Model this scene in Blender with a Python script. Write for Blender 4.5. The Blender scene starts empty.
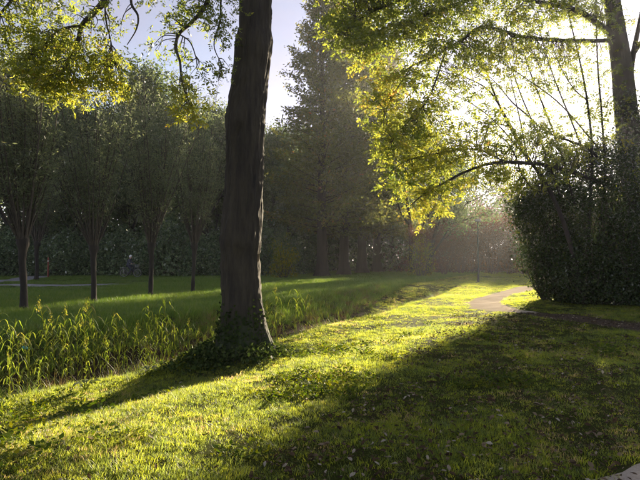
import bpy, math, random
import numpy as np
from mathutils import Vector

R = math.radians
scene = bpy.context.scene
col = scene.collection
rng = np.random.default_rng(11)

# ------------------------------------------------------------------ camera
FPX, CAMZ, PITCH = 502.0, 1.6, R(2.05)          # focal length in photo pixels (640 wide), eye height, upward tilt
cam_d = bpy.data.cameras.new('camera')
cam = bpy.data.objects.new('camera', cam_d); col.objects.link(cam)
cam.location = (0, 0, CAMZ); cam.rotation_euler = (R(90) + PITCH, 0, 0)
cam_d.sensor_fit = 'HORIZONTAL'; cam_d.sensor_width = 36.0; cam_d.lens = 36.0 * FPX / 640
cam_d.clip_start = 0.05; cam_d.clip_end = 2000
scene.camera = cam

# ------------------------------------------------------------------ sky and sun
SUN_AZ, SUN_EL = R(28.2), R(13.6)               # azimuth clockwise from +Y
world = bpy.data.worlds.new('World'); scene.world = world; world.use_nodes = True
wn = world.node_tree; wn.nodes.clear()
w_out = wn.nodes.new('ShaderNodeOutputWorld'); w_bg = wn.nodes.new('ShaderNodeBackground')
sky = wn.nodes.new('ShaderNodeTexSky'); sky.sky_type = 'NISHITA'; sky.sun_disc = False
sky.sun_elevation = SUN_EL; sky.sun_rotation = SUN_AZ
sky.air_density = 1.0; sky.dust_density = 0.3; sky.ozone_density = 1.5
tc = wn.nodes.new('ShaderNodeTexCoord')
mp = wn.nodes.new('ShaderNodeMapping'); mp.inputs['Scale'].default_value = (1.0, 1.0, 2.6)
nz = wn.nodes.new('ShaderNodeTexNoise'); nz.inputs['Scale'].default_value = 2.3; nz.inputs['Detail'].default_value = 6; nz.inputs['Roughness'].default_value = 0.55
rp = wn.nodes.new('ShaderNodeValToRGB')
rp.color_ramp.elements[0].position = 0.30; rp.color_ramp.elements[0].color = (0.35, 0.35, 0.35, 1)
rp.color_ramp.elements[1].position = 0.70; rp.color_ramp.elements[1].color = (0.85, 0.85, 0.85, 1)
mx = wn.nodes.new('ShaderNodeMix'); mx.data_type = 'RGBA'
# thin grey-lavender cloud sheet over the clear sky, lit by the same sky behind it
lum = wn.nodes.new('ShaderNodeRGBToBW')
cl = wn.nodes.new('ShaderNodeMix'); cl.data_type = 'RGBA'; cl.blend_type = 'MULTIPLY'; cl.inputs[0].default_value = 1.0
cl.inputs[7].default_value = (1.02, 0.90, 1.13, 1)
L = wn.links.new
L(tc.outputs['Generated'], mp.inputs['Vector']); L(mp.outputs['Vector'], nz.inputs['Vector'])
L(nz.outputs['Fac'], rp.inputs['Fac']); L(rp.outputs['Color'], mx.inputs[0])
L(sky.outputs['Color'], lum.inputs['Color']); L(lum.outputs['Val'], cl.inputs[6])
L(sky.outputs['Color'], mx.inputs[6]); L(cl.outputs[2], mx.inputs[7])
L(mx.outputs[2], w_bg.inputs['Color']); w_bg.inputs['Strength'].default_value = 0.056
L(w_bg.outputs['Background'], w_out.inputs['Surface'])

sun_d = bpy.data.lights.new('sun', 'SUN'); sun = bpy.data.objects.new('sun', sun_d); col.objects.link(sun)
sun_d.energy = 5.0; sun_d.angle = R(0.55); sun_d.color = (1.0, 0.83, 0.58)
sun_dir = Vector((math.sin(SUN_AZ) * math.cos(SUN_EL), math.cos(SUN_AZ) * math.cos(SUN_EL), math.sin(SUN_EL)))
sun.rotation_euler = sun_dir.to_track_quat('Z', 'Y').to_euler(); sun.location = (30, 60, 40)

vs = scene.view_settings
vs.view_transform = 'Standard'; vs.look = 'None'; vs.exposure = 2.12; vs.gamma = 1.0; vs.use_curve_mapping = False
cy = scene.cycles
cy.use_denoising = True; cy.max_bounces = 6; cy.diffuse_bounces = 4; cy.glossy_bounces = 2
cy.transmission_bounces = 4; cy.transparent_max_bounces = 4; cy.volume_bounces = 1
cy.caustics_reflective = False; cy.caustics_refractive = False; cy.sample_clamp_indirect = 4.0

# ------------------------------------------------------------------ helpers
CP, SP = math.cos(PITCH), math.sin(PITCH)
def P(px, py, d):
    """photo pixel at forward distance d -> world point"""
    u, v = (px - 320) / FPX, (240 - py) / FPX
    s = d / (CP - v * SP)
    return np.array((u * s, d, CAMZ + (SP + v * CP) * s))

def sstep(a, b, x):
    t = np.clip((x - a) / (b - a), 0, 1); return t * t * (3 - 2 * t)

_perm = np.random.default_rng(5).random((256, 256))
def vnoise(x, y, s=1.0, o=0):
    x = np.asarray(x, float) * s + 37.3 * o; y = np.asarray(y, float) * s + 11.7 * o
    xi = np.floor(x).astype(int); yi = np.floor(y).astype(int); fx = x - xi; fy = y - yi
    fx = fx * fx * (3 - 2 * fx); fy = fy * fy * (3 - 2 * fy)
    g = lambda a, b: _perm[a & 255, b & 255]
    return (g(xi, yi) * (1 - fx) + g(xi + 1, yi) * fx) * (1 - fy) + (g(xi, yi + 1) * (1 - fx) + g(xi + 1, yi + 1) * fx) * fy

EY = np.array([-40, -5, 0, 6.1, 9.2, 12, 17.8, 25, 33, 60.])
EX = np.array([-31, -12.0, -9.0, -5.9, -3.15, -0.95, 2.4, 6.0, 10, 24.])
TREE = (-1.38, 9.05)
def ditch_s(x, y):
    return (np.interp(y, EY, EX) - x) * 0.89
def fade(y):
    return 1 - sstep(24, 31, y)
def ground(x, y):
    x = np.asarray(x, float); y = np.asarray(y, float)
    s = ditch_s(x, y) + 0.25 * (vnoise(x, y, 0.9, 3) - 0.5)
    k = fade(y)
    z = -(0.16 + 0.24 * (1 - sstep(8.5, 15, y))) * sstep(-4.4, -1.7, s) * k
    t = sstep(-0.4, 1.1, s) * k; z = z * (1 - t) - 0.98 * t
    t = sstep(2.4, 4.2, s); z = z * (1 - t) - 0.06 * t * k
    z = z + 0.33 * np.exp(-(((x - TREE[0]) ** 2 + (y - TREE[1]) ** 2) / 1.1 ** 2))
    far = sstep(70, 110, np.hypot(x, y))
    z = z + (1 - far) * (0.10 * (vnoise(x, y, 0.35, 1) - 0.5) + 0.05 * (vnoise(x, y, 1.3, 2) - 0.5))
    return z

def mesh_np(name, V, Q, attr=None, smooth=False, attr2=None):
    V = np.ascontiguousarray(V, np.float32); Q = np.ascontiguousarray(Q, np.int32)
    k = Q.shape[1]; m = bpy.data.meshes.new(name)
    m.vertices.add(len(V)); m.vertices.foreach_set('co', V.ravel())
    m.loops.add(Q.size); m.loops.foreach_set('vertex_index', Q.ravel())
    m.polygons.add(len(Q)); m.polygons.foreach_set('loop_start', np.arange(0, Q.size, k, dtype=np.int32))
    try: m.polygons.foreach_set('loop_total', np.full(len(Q), k, np.int32))
    except Exception: pass
    if smooth: m.polygons.foreach_set('use_smooth', np.ones(len(Q), bool))
    for nm, a in (('v', attr), ('w', attr2)):
        if a is not None:
            at = m.attributes.new(nm, 'FLOAT', 'POINT'); at.data.foreach_set('value', np.ascontiguousarray(a, np.float32))
    m.update(calc_edges=True)
    return m

class MB:
    """collects quads, then becomes one mesh object"""
    def __init__(s): s.v, s.q, s.a, s.n = [], [], [], 0
    def add(s, V, Q, a=0.5):
        V = np.asarray(V, float).reshape(-1, 3); s.v.append(V); s.q.append(np.asarray(Q, int) + s.n)
        s.a.append(np.full(len(V), a) if np.isscalar(a) else np.asarray(a, float)); s.n += len(V); return s
    def leaves(s, V, a):                       # V (m,4,3), a (m,)
        m = len(V); return s.add(V.reshape(-1, 3), np.arange(4 * m).reshape(m, 4), np.repeat(a, 4))
    def tube(s, pts, rad, n=6, a=0.5):
        V, Q = tube(pts, rad, n); return s.add(V, Q, a)
    def box(s, c, size, a=0.5):
        c = np.array(c, float); h = np.array(size, float) / 2
        V = np.array([(x, y, z) for x in (-1, 1) for y in (-1, 1) for z in (-1, 1)]) * h + c
        return s.add(V, [(0, 1, 3, 2), (4, 6, 7, 5), (0, 4, 5, 1), (2, 3, 7, 6), (0, 2, 6, 4), (1, 5, 7, 3)], a)
    def mesh(s, name, smooth=False):
        return mesh_np(name, np.concatenate(s.v), np.concatenate(s.q), np.concatenate(s.a), smooth)
    def build(s, name, mat, parent=None, smooth=False):
        return link(name, s.mesh(name, smooth), mat, parent)

def link(name, me, mat, parent=None):
    o = bpy.data.objects.new(name, me); col.objects.link(o)
    if mat is not None and not me.materials: me.materials.append(mat)
    if parent is not None: o.parent = parent
    return o
def empty(name, loc, rz=0.0, sc=1.0):
    o = bpy.data.objects.new(name, None); col.objects.link(o); o.empty_display_size = 0.2
    o.location = loc; o.rotation_euler = (0, 0, rz); o.scale = (sc, sc, sc) if np.isscalar(sc) else sc
    return o
def tag(o, label=None, cat=None, group=None, kind=None):
    if label: o['label'] = label
    if cat: o['category'] = cat
    if group: o['group'] = group
    if kind: o['kind'] = kind
    return o
def unit(a):
    a = np.asarray(a, float); return a / np.maximum(np.linalg.norm(a, axis=-1, keepdims=True), 1e-9)

def tube(pts, rad, n=6):
    pts = np.asarray(pts, float); m = len(pts); rad = np.broadcast_to(np.asarray(rad, float), (m,))
    T = unit(np.gradient(pts, axis=0))
    ref = np.array((1.0, 0, 0)) if abs(T[0, 0]) < 0.8 else np.array((0, 1.0, 0))
    U = np.zeros((m, 3)); u = unit(np.cross(T[0], ref))
    for i in range(m):
        u = unit(u - T[i] * np.dot(u, T[i])); U[i] = u
    W = np.cross(T, U)
    ang = np.linspace(0, 2 * math.pi, n, endpoint=False)
    V = pts[:, None] + rad[:, None, None] * (np.cos(ang)[None, :, None] * U[:, None] + np.sin(ang)[None, :, None] * W[:, None])
    i = np.arange(m - 1)[:, None] * n; j = np.arange(n)[None]; j2 = (j + 1) % n
    Q = np.stack([i + j, i + j2, i + n + j2, i + n + j], -1).reshape(-1, 4)
    return V.reshape(-1, 3), Q

def spline(pts, k=6):
    """Catmull-Rom through points"""
    p = np.asarray(pts, float); p = np.vstack([2 * p[0] - p[1], p, 2 * p[-1] - p[-2]]); out = []
    for i in range(1, len(p) - 2):
        for t in np.arange(k) / k:
            a, b, c, d = p[i - 1], p[i], p[i + 1], p[i + 2]
            out.append(0.5 * (2 * b + (c - a) * t + (2 * a - 5 * b + 4 * c - d) * t * t + (3 * b - a - 3 * c + d) * t ** 3))
    out.append(p[-2]); return np.array(out)

def rdir(r, n):
    return unit(r.normal(size=(n, 3)))
def leafq(Pt, A, N, Ln, Wd):
    """rhombic leaves: base, side, tip, side"""
    A = unit(A); B = unit(np.cross(A, N)); Ln = np.asarray(Ln)[..., None]; Wd = np.asarray(Wd)[..., None]
    mid = Pt + A * Ln * 0.45
    return np.stack([Pt, mid + B * Wd / 2, Pt + A * Ln, mid - B * Wd / 2], axis=-2)
def cloud(r, C, spread, n, Ln, asp, droop=0.3, outward=None):
    """n leaves round each centre C (k,3), gaussian spread; returns (k*n,4,3)"""
    k = len(C); spread = np.asarray(spread, float)
    Pt = np.repeat(C, n, 0) + r.normal(size=(k * n, 3)) * spread
    A = rdir(r, k * n); A[:, 2] -= droop
    N = rdir(r, k * n); ln = Ln * r.uniform(0.65, 1.3, k * n)
    return leafq(Pt, A, N, ln, ln * asp)
def compound(r, Pt, A, Ln, pairs=3, asp=0.42):
    """feather-shaped leaves with leaflets in pairs and one at the tip"""
    n = len(Pt); A = unit(A); N = rdir(r, n); N[:, 2] += 0.9; B = unit(np.cross(A, N)); out = []
    Ln = np.broadcast_to(Ln, (n,))
    for i in range(pairs + 1):
        t = 0.25 + 0.62 * i / pairs
        base = Pt + A * (Ln * t)[:, None] - np.array((0, 0, 1.0)) * (Ln * 0.12 * t * t)[:, None]
        for sgn in ((-1, 1) if i < pairs else (0,)):
            ax = A * 0.65 + B * sgn * 0.85 + r.normal(size=(n, 3)) * 0.16; ax[:, 2] -= 0.15
            nn = np.cross(ax, B if sgn == 0 else A) + r.normal(size=(n, 3)) * 0.35
            l = Ln * 0.40 * r.uniform(0.75, 1.2, n)
            out.append(leafq(base, ax, nn, l, l * asp))
    return np.stack(out, 1).reshape(-1, 4, 3)

def grow(r, p, d, length, rad, lvl, maxl, br, tips, kids=(4, 6), ang=(0.5, 0.95), ratio=0.62, up=0.12, wob=0.16, start=0.35, seg=5):
    pts = [np.array(p, float)]; d = unit(d)
    for i in range(seg):
        d = unit(d + r.normal(size=3) * wob + np.array((0, 0, up)))
        pts.append(pts[-1] + d * length / seg)
    pts = np.array(pts); br.append((pts, np.linspace(rad, rad * 0.35, seg + 1), lvl))
    if lvl >= maxl:
        tips.append(pts[-1]); tips.append(pts[seg // 2 + 1]); return
    n = r.integers(kids[0], kids[1] + 1); az0 = r.uniform(0, 6.28)
    for i in range(n):
        t = start + (1 - start) * (i + r.uniform(0.2, 0.9)) / n
        f = t * seg; k = min(int(f), seg - 1); q = pts[k] * (1 - f + k) + pts[k + 1] * (f - k)
        T = unit(pts[k + 1] - pts[k]); a = az0 + i * 2.4; e = r.uniform(*ang)
        u = unit(np.cross(T, (0.3, 0.5, 0.8))); w = np.cross(T, u)
        nd = T * math.cos(e) + (u * math.cos(a) + w * math.sin(a)) * math.sin(e)
        grow(r, q, nd, length * ratio * r.uniform(0.75, 1.15) * (1.1 - 0.45 * t), rad * 0.5, lvl + 1, maxl, br, tips, kids, ang, ratio, up, wob, 0.3, seg)
    tips.append(pts[-1])

# ------------------------------------------------------------------ materials
def mat_new(name):
    m = bpy.data.materials.new(name); m.use_nodes = True; nt = m.node_tree; nt.nodes.clear()
    out = nt.nodes.new('ShaderNodeOutputMaterial'); return m, nt, out
def N(nt, t, **kw):
    n = nt.nodes.new(t)
    for k, v in kw.items():
        if k in n.inputs: n.inputs[k].default_value = v
        else: setattr(n, k, v)
    return n
def ramp(nt, stops):
    r_ = nt.nodes.new('ShaderNodeValToRGB'); e = r_.color_ramp.elements
    while len(e) < len(stops): e.new(0.5)
    for i, (p, c) in enumerate(stops): e[i].position = p; e[i].color = (*c, 1)
    return r_
def leaf_mat(name, stops, trans=0.5, tgain=1.5, inst=False, rough=0.5, gloss=0.10, patch=0.0, sat=1.15):
    """leaf: colour from the per-leaf value v (or the instance's random), reflecting and letting light through"""
    m, nt, out = mat_new(name); l = nt.links.new
    rp_ = ramp(nt, stops)
    if inst:
        oi = N(nt, 'ShaderNodeObjectInfo'); src = oi.outputs['Random']
    else:
        at = N(nt, 'ShaderNodeAttribute'); at.attribute_name = 'v'; src = at.outputs['Fac']
    if patch:
        ge = N(nt, 'ShaderNodeNewGeometry'); no = N(nt, 'ShaderNodeTexNoise', Scale=0.55, Detail=3.0)
        l(ge.outputs['Position'], no.inputs['Vector'])
        mr = N(nt, 'ShaderNodeMath', operation='MULTIPLY_ADD'); l(no.outputs['Fac'], mr.inputs[0]); mr.inputs[1].default_value = patch * 2; mr.inputs[2].default_value = -patch
        ad = N(nt, 'ShaderNodeMath', operation='ADD'); l(src, ad.inputs[0]); l(mr.outputs[0], ad.inputs[1]); src = ad.outputs[0]
    l(src, rp_.inputs['Fac'])
    di = N(nt, 'ShaderNodeBsdfDiffuse'); tr = N(nt, 'ShaderNodeBsdfTranslucent'); gl = N(nt, 'ShaderNodeBsdfGlossy', Roughness=rough)
    gl.inputs['Color'].default_value = (0.9, 0.9, 0.9, 1)
    hs = N(nt, 'ShaderNodeHueSaturation', Saturation=sat, Value=tgain); hs.inputs['Hue'].default_value = 0.485
    l(rp_.outputs['Color'], di.inputs['Color']); l(rp_.outputs['Color'], hs.inputs['Color']); l(hs.outputs['Color'], tr.inputs['Color'])
    mx_ = N(nt, 'ShaderNodeMixShader'); mx_.inputs[0].default_value = trans
    l(di.outputs[0], mx_.inputs[1]); l(tr.outputs[0], mx_.inputs[2])
    fr = N(nt, 'ShaderNodeFresnel', IOR=1.4); fm = N(nt, 'ShaderNodeMath', operation='MULTIPLY'); l(fr.outputs[0], fm.inputs[0]); fm.inputs[1].default_value = gloss
    mg = N(nt, 'ShaderNodeMixShader'); l(fm.outputs[0], mg.inputs[0]); l(mx_.outputs[0], mg.inputs[1]); l(gl.outputs[0], mg.inputs[2])
    l(mg.outputs[0], out.inputs['Surface']); return m
def bark_mat(name, c0, c1, scale=(9, 9, 1.6), bump=0.6, moss=None, moss_h=1.0):
    m, nt, out = mat_new(name); l = nt.links.new
    tcn = N(nt, 'ShaderNodeTexCoord'); mpn = N(nt, 'ShaderNodeMapping'); mpn.inputs['Scale'].default_value = scale
    no = N(nt, 'ShaderNodeTexNoise', Scale=1.0, Detail=8.0, Roughness=0.65); vo = N(nt, 'ShaderNodeTexVoronoi', Scale=1.7); vo.feature = 'DISTANCE_TO_EDGE'
    l(tcn.outputs['Object'], mpn.inputs['Vector']); l(mpn.outputs[0], no.inputs['Vector']); l(mpn.outputs[0], vo.inputs['Vector'])
    rp_ = ramp(nt, [(0.3, c0), (0.7, c1)]); l(no.outputs['Fac'], rp_.inputs['Fac'])
    colr = rp_.outputs['Color']
    if moss:
        ge = N(nt, 'ShaderNodeNewGeometry'); sx = N(nt, 'ShaderNodeSeparateXYZ'); l(ge.outputs['Position'], sx.inputs[0])
        n2 = N(nt, 'ShaderNodeTexNoise', Scale=2.6, Detail=5.0); l(ge.outputs['Position'], n2.inputs['Vector'])
        a1 = N(nt, 'ShaderNodeMath', operation='MULTIPLY_ADD'); l(sx.outputs['Z'], a1.inputs[0]); a1.inputs[1].default_value = -0.55 / moss_h; a1.inputs[2].default_value = 0.12
        a2 = N(nt, 'ShaderNodeMath', operation='ADD'); l(a1.outputs[0], a2.inputs[0]); l(n2.outputs['Fac'], a2.inputs[1])
        r2 = ramp(nt, [(0.42, (0, 0, 0)), (0.60, (1, 1, 1))]); l(a2.outputs[0], r2.inputs['Fac'])
        mm = N(nt, 'ShaderNodeMix'); mm.data_type = 'RGBA'; l(r2.outputs['Color'], mm.inputs[0]); l(colr, mm.inputs[6]); mm.inputs[7].default_value = (*moss, 1); colr = mm.outputs[2]
    b = N(nt, 'ShaderNodeBsdfPrincipled', Roughness=0.9); l(colr, b.inputs['Base Color'])
    ml = N(nt, 'ShaderNodeMath', operation='MULTIPLY'); l(vo.outputs['Distance'], ml.inputs[0]); l(no.outputs['Fac'], ml.inputs[1])
    bu = N(nt, 'ShaderNodeBump', Strength=bump, Distance=0.05); l(ml.outputs[0], bu.inputs['Height']); l(bu.outputs[0], b.inputs['Normal'])
    l(b.outputs[0], out.inputs['Surface']); return m
def plain(name, c, rough=0.6, metal=0.0, var=0.15, scale=20):
    m, nt, out = mat_new(name); l = nt.links.new
    no = N(nt, 'ShaderNodeTexNoise', Scale=float(scale), Detail=4.0); tcn = N(nt, 'ShaderNodeTexCoord'); l(tcn.outputs['Object'], no.inputs['Vector'])
    rp_ = ramp(nt, [(0.3, tuple(x * (1 - var) for x in c)), (0.7, tuple(min(1, x * (1 + var)) for x in c))]); l(no.outputs['Fac'], rp_.inputs['Fac'])
    b = N(nt, 'ShaderNodeBsdfPrincipled', Roughness=rough, Metallic=metal); l(rp_.outputs['Color'], b.inputs['Base Color'])
    l(b.outputs[0], out.inputs['Surface']); return m

M = {}
M['bark_main'] = bark_mat('bark_main', (0.010, 0.008, 0.006), (0.054, 0.045, 0.026), (9, 9, 1.3), 1.0, (0.020, 0.032, 0.008), 1.4)
M['bark'] = bark_mat('bark', (0.010, 0.008, 0.006), (0.034, 0.027, 0.021), (8, 8, 2), 0.6)
M['bark_red'] = bark_mat('bark_red', (0.015, 0.010, 0.008), (0.045, 0.030, 0.021), (7, 7, 0.7), 0.8)
M['twig'] = bark_mat('twig', (0.035, 0.028, 0.020), (0.09, 0.075, 0.055), (20, 20, 8), 0.2)
M['twig_red'] = bark_mat('twig_red', (0.060, 0.034, 0.024), (0.14, 0.080, 0.058), (20, 20, 8), 0.2)
M['leaf_ash'] = leaf_mat('leaf_ash', [(0.0, (0.050, 0.085, 0.014)), (0.5, (0.115, 0.145, 0.018)), (0.8, (0.21, 0.21, 0.02)), (1.0, (0.26, 0.15, 0.03))], 0.62, 2.5, sat=1.0)
M['leaf_bg'] = leaf_mat('leaf_bg', [(0.0, (0.048, 0.072, 0.034)), (0.6, (0.090, 0.125, 0.055)), (1.0, (0.19, 0.21, 0.09))], 0.45, 1.9)
M['leaf_willow'] = leaf_mat('leaf_willow', [(0.0, (0.080, 0.105, 0.055)), (0.6, (0.150, 0.180, 0.095)), (1.0, (0.23, 0.24, 0.11))], 0.48, 2.0)
M['leaf_shrub'] = leaf_mat('leaf_shrub', [(0.0, (0.055, 0.090, 0.042)), (0.6, (0.130, 0.185, 0.088)), (1.0, (0.23, 0.29, 0.14))], 0.36, 1.6, gloss=0.25, rough=0.45)
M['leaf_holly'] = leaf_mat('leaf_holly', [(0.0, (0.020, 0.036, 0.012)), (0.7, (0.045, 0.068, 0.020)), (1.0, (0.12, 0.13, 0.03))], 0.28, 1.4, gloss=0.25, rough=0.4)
M['leaf_yellow'] = leaf_mat('leaf_yellow', [(0.0, (0.10, 0.13, 0.02)), (0.6, (0.20, 0.20, 0.025)), (1.0, (0.30, 0.25, 0.03))], 0.5, 1.7)
M['leaf_rust'] = leaf_mat('leaf_rust', [(0.0, (0.065, 0.038, 0.022)), (0.6, (0.12, 0.060, 0.032)), (1.0, (0.24, 0.12, 0.05))], 0.42, 1.5)
M['leaf_red'] = leaf_mat('leaf_red', [(0.0, (0.058, 0.072, 0.024)), (0.5, (0.105, 0.118, 0.036)), (0.85, (0.16, 0.135, 0.045)), (1.0, (0.25, 0.13, 0.055))], 0.52, 2.3)
M['reed'] = leaf_mat('reed', [(0.0, (0.10, 0.15, 0.03)), (0.55, (0.18, 0.21, 0.045)), (0.85, (0.26, 0.22, 0.06)), (1.0, (0.32, 0.19, 0.07))], 0.6, 2.5, gloss=0.03)
M['dry'] = leaf_mat('dry', [(0.0, (0.10, 0.085, 0.030)), (0.5, (0.17, 0.13, 0.06)), (1.0, (0.28, 0.21, 0.09))], 0.4, 1.4, inst=True)
M['grass'] = leaf_mat('grass', [(0.0, (0.058, 0.083, 0.024)), (0.5, (0.108, 0.135, 0.026)), (0.85, (0.145, 0.172, 0.022)), (0.97, (0.18, 0.185, 0.035)), (1.0, (0.24, 0.19, 0.09))], 0.66, 4.2, inst=True, gloss=0.06, patch=0.5, sat=1.08)
M['meadow'] = leaf_mat('meadow', [(0.0, (0.100, 0.180, 0.036)), (0.6, (0.155, 0.245, 0.052)), (1.0, (0.22, 0.27, 0.07))], 0.5, 1.7, inst=True, gloss=0.06, patch=0.3)
M['weed'] = leaf_mat('weed', [(0.0, (0.040, 0.075, 0.012)), (0.6, (0.085, 0.125, 0.018)), (1.0, (0.16, 0.17, 0.02))], 0.5, 1.8, inst=True, gloss=0.10)
M['litter'] = leaf_mat('litter', [(0.0, (0.045, 0.028, 0.016)), (0.55, (0.10, 0.065, 0.035)), (0.85, (0.24, 0.18, 0.11)), (1.0, (0.42, 0.37, 0.28))], 0.15, 1.2, inst=True, gloss=0.10)
M['ivy'] = leaf_mat('ivy', [(0.0, (0.018, 0.032, 0.010)), (0.7, (0.045, 0.070, 0.018)), (1.0, (0.09, 0.12, 0.03))], 0.28, 1.4, gloss=0.05, rough=0.5)

# ------------------------------------------------------------------ ground
def build_ground():
    t = np.linspace(-3.95, 3.95, 400); X = 8 * np.sinh(t)
    ty = np.linspace(-3.6, 3.9, 400); Y = 9 + 8 * np.sinh(ty)
    gx, gy = np.meshgrid(X, Y); z = ground(gx, gy)
    V = np.stack([gx, gy, z], -1).reshape(-1, 3)
    i = np.arange(399)[:, None] * 400 + np.arange(399)[None]
    Q = np.stack([i, i + 1, i + 401, i + 400], -1).reshape(-1, 4)
    s = ditch_s(V[:, 0], V[:, 1]); soil = sstep(0.1, 0.8, s) * (1 - sstep(3.5, 4.3, s)) * (1 - sstep(21, 25.5, V[:, 1]))
    me = mesh_np('ground', V, Q, soil, True)
    m, nt, out = mat_new('soil_and_thatch'); l = nt.links.new
    ge = N(nt, 'ShaderNodeNewGeometry')
    n1 = N(nt, 'ShaderNodeTexNoise', Scale=1.1, Detail=6.0, Roughness=0.65); n2 = N(nt, 'ShaderNodeTexNoise', Scale=45.0, Detail=5.0, Roughness=0.7)
    l(ge.outputs['Position'], n1.inputs['Vector']); l(ge.outputs['Position'], n2.inputs['Vector'])
    g = ramp(nt, [(0.25, (0.020, 0.026, 0.008)), (0.5, (0.045, 0.055, 0.010)), (0.75, (0.085, 0.080, 0.018))]); l(n2.outputs['Fac'], g.inputs['Fac'])
    b0 = ramp(nt, [(0.3, (0.028, 0.018, 0.010)), (0.7, (0.075, 0.052, 0.030))]); l(n2.outputs['Fac'], b0.inputs['Fac'])
    at = N(nt, 'ShaderNodeAttribute'); at.attribute_name = 'v'
    pr = ramp(nt, [(0.55, (0, 0, 0)), (0.70, (1, 1, 1))]); l(n1.outputs['Fac'], pr.inputs['Fac'])
    mxm = N(nt, 'ShaderNodeMath', operation='MAXIMUM'); l(pr.outputs['Color'], mxm.inputs[0]); l(at.outputs['Fac'], mxm.inputs[1])
    mc = N(nt, 'ShaderNodeMix'); mc.data_type = 'RGBA'; l(mxm.outputs[0], mc.inputs[0]); l(g.outputs['Color'], mc.inputs[6]); l(b0.outputs['Color'], mc.inputs[7])
    b = N(nt, 'ShaderNodeBsdfPrincipled', Roughness=1.0); b.inputs['Specular IOR Level'].default_value = 0.05; l(mc.outputs[2], b.inputs['Base Color'])
    bu = N(nt, 'ShaderNodeBump', Strength=0.7, Distance=0.03); l(n2.outputs['Fac'], bu.inputs['Height']); l(bu.outputs[0], b.inputs['Normal'])
    l(b.outputs[0], out.inputs['Surface'])
    return tag(link('ground', me, m), kind='structure')
build_ground()

# water in the ditch bed
def build_water():
    ys = np.linspace(-12, 29, 60); A = []
    for y in ys:
        xe = np.interp(y, EY, EX)
        for s_ in (0.55, 1.4, 2.4, 3.3): A.append((xe - s_ / 0.89, y, -0.93))
    i = np.arange(59)[:, None] * 4 + np.arange(3)[None]
    Q = np.stack([i, i + 4, i + 5, i + 1], -1).reshape(-1, 4)
    m, nt, out = mat_new('murky_water'); l = nt.links.new
    b = N(nt, 'ShaderNodeBsdfPrincipled', Roughness=0.08); b.inputs['Base Color'].default_value = (0.020, 0.016, 0.010, 1)
    no = N(nt, 'ShaderNodeTexNoise', Scale=5.0, Detail=3.0); bu = N(nt, 'ShaderNodeBump', Strength=0.12, Distance=0.03)
    l(no.outputs['Fac'], bu.inputs['Height']); l(bu.outputs[0], b.inputs['Normal']); l(b.outputs[0], out.inputs['Surface'])
    tag(link('ditch_water', mesh_np('ditch_water', np.array(A), Q), m), kind='structure')
build_water()

# paths: ribbons draped on the ground
def flat(px, py):
    """photo pixel -> point on the level ground"""
    v = (240 - py) / FPX; s = -CAMZ / (SP + v * CP)
    return np.array(((px - 320) / FPX * s, (CP - v * SP) * s))
PATHS = []
def ribbon(name, pts, w, mat, lift=0.014, nw=6):
    c = spline(pts, 10); T = unit(np.gradient(c, axis=0)); Nn = np.stack([-T[:, 1], T[:, 0]], 1)
    w = np.interp(np.linspace(0, 1, len(c)), np.linspace(0, 1, len(w)), w); V = []
    for k in range(nw + 1):
        u = k / nw - 0.5
        e = c + Nn * (w * u)[:, None]
        if k in (0, nw): e = e + Nn * (0.22 * (vnoise(c[:, 0], c[:, 1], 2.2, 7 + k) - 0.5))[:, None]
        V.append(np.column_stack([e, ground(e[:, 0], e[:, 1]) + lift - (0.012 if k in (0, nw) else 0) + (0.01 if k == nw // 2 else 0)]))
    V = np.stack(V, 1); m = len(c); i = np.arange(m - 1)[:, None] * (nw + 1) + np.arange(nw)[None]
    Q = np.stack([i, i + 1, i + nw + 2, i + nw + 1], -1).reshape(-1, 4)
    PATHS.append((c, w)); return tag(link(name, mesh_np(name, V.reshape(-1, 3), Q, None, True), mat), kind='structure')
def on_path(x, y, margin=0.0):
    hit = np.zeros(len(x), bool)
    for c, w in PATHS:
        for a in range(0, len(c), 2):
            hit |= (x - c[a, 0]) ** 2 + (y - c[a, 1]) ** 2 < (w[a] / 2 + margin) ** 2
    return hit
def gravel(name, c0, c1):
    m, nt, out = mat_new(name); l = nt.links.new; ge = N(nt, 'ShaderNodeNewGeometry')
    n1 = N(nt, 'ShaderNodeTexNoise', Scale=60.0, Detail=5.0, Roughness=0.75); n2 = N(nt, 'ShaderNodeTexNoise', Scale=1.6, Detail=4.0)
    l(ge.outputs['Position'], n1.inputs['Vector']); l(ge.outputs['Position'], n2.inputs['Vector'])
    ad = N(nt, 'ShaderNodeMath', operation='MULTIPLY_ADD'); l(n2.outputs['Fac'], ad.inputs[0]); ad.inputs[1].default_value = 0.6; l(n1.outputs['Fac'], ad.inputs[2])
    r_ = ramp(nt, [(0.55, c0), (1.05, c1)]); l(ad.outputs[0], r_.inputs['Fac'])
    b = N(nt, 'ShaderNodeBsdfPrincipled', Roughness=1.0); b.inputs['Specular IOR Level'].default_value = 0.0; l(r_.outputs['Color'], b.inputs['Base Color'])
    bu = N(nt, 'ShaderNodeBump', Strength=0.5, Distance=0.02); l(n1.outputs['Fac'], bu.inputs['Height']); l(bu.outputs[0], b.inputs['Normal'])
    l(b.outputs[0], out.inputs['Surface']); return m
M['sand'] = gravel('sandy_gravel', (0.33, 0.27, 0.21), (0.56, 0.49, 0.40))
M['dark_gravel'] = gravel('dark_brown_gravel', (0.055, 0.042, 0.030), (0.13, 0.10, 0.075))  # darker brown tone for the path past the bend
M['grey_path'] = gravel('grey_gravel', (0.20, 0.19, 0.18), (0.38, 0.37, 0.36))
ribbon('sandy_path', [flat(566, 282.5), flat(545, 285), flat(520, 289.5), flat(500, 294), flat(486, 299), flat(487, 305), flat(505, 309), flat(528, 312)], [1.3, 1.4, 1.5, 1.4, 1.35, 1.2, 1.0, 0.9], M['sand'])
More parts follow.
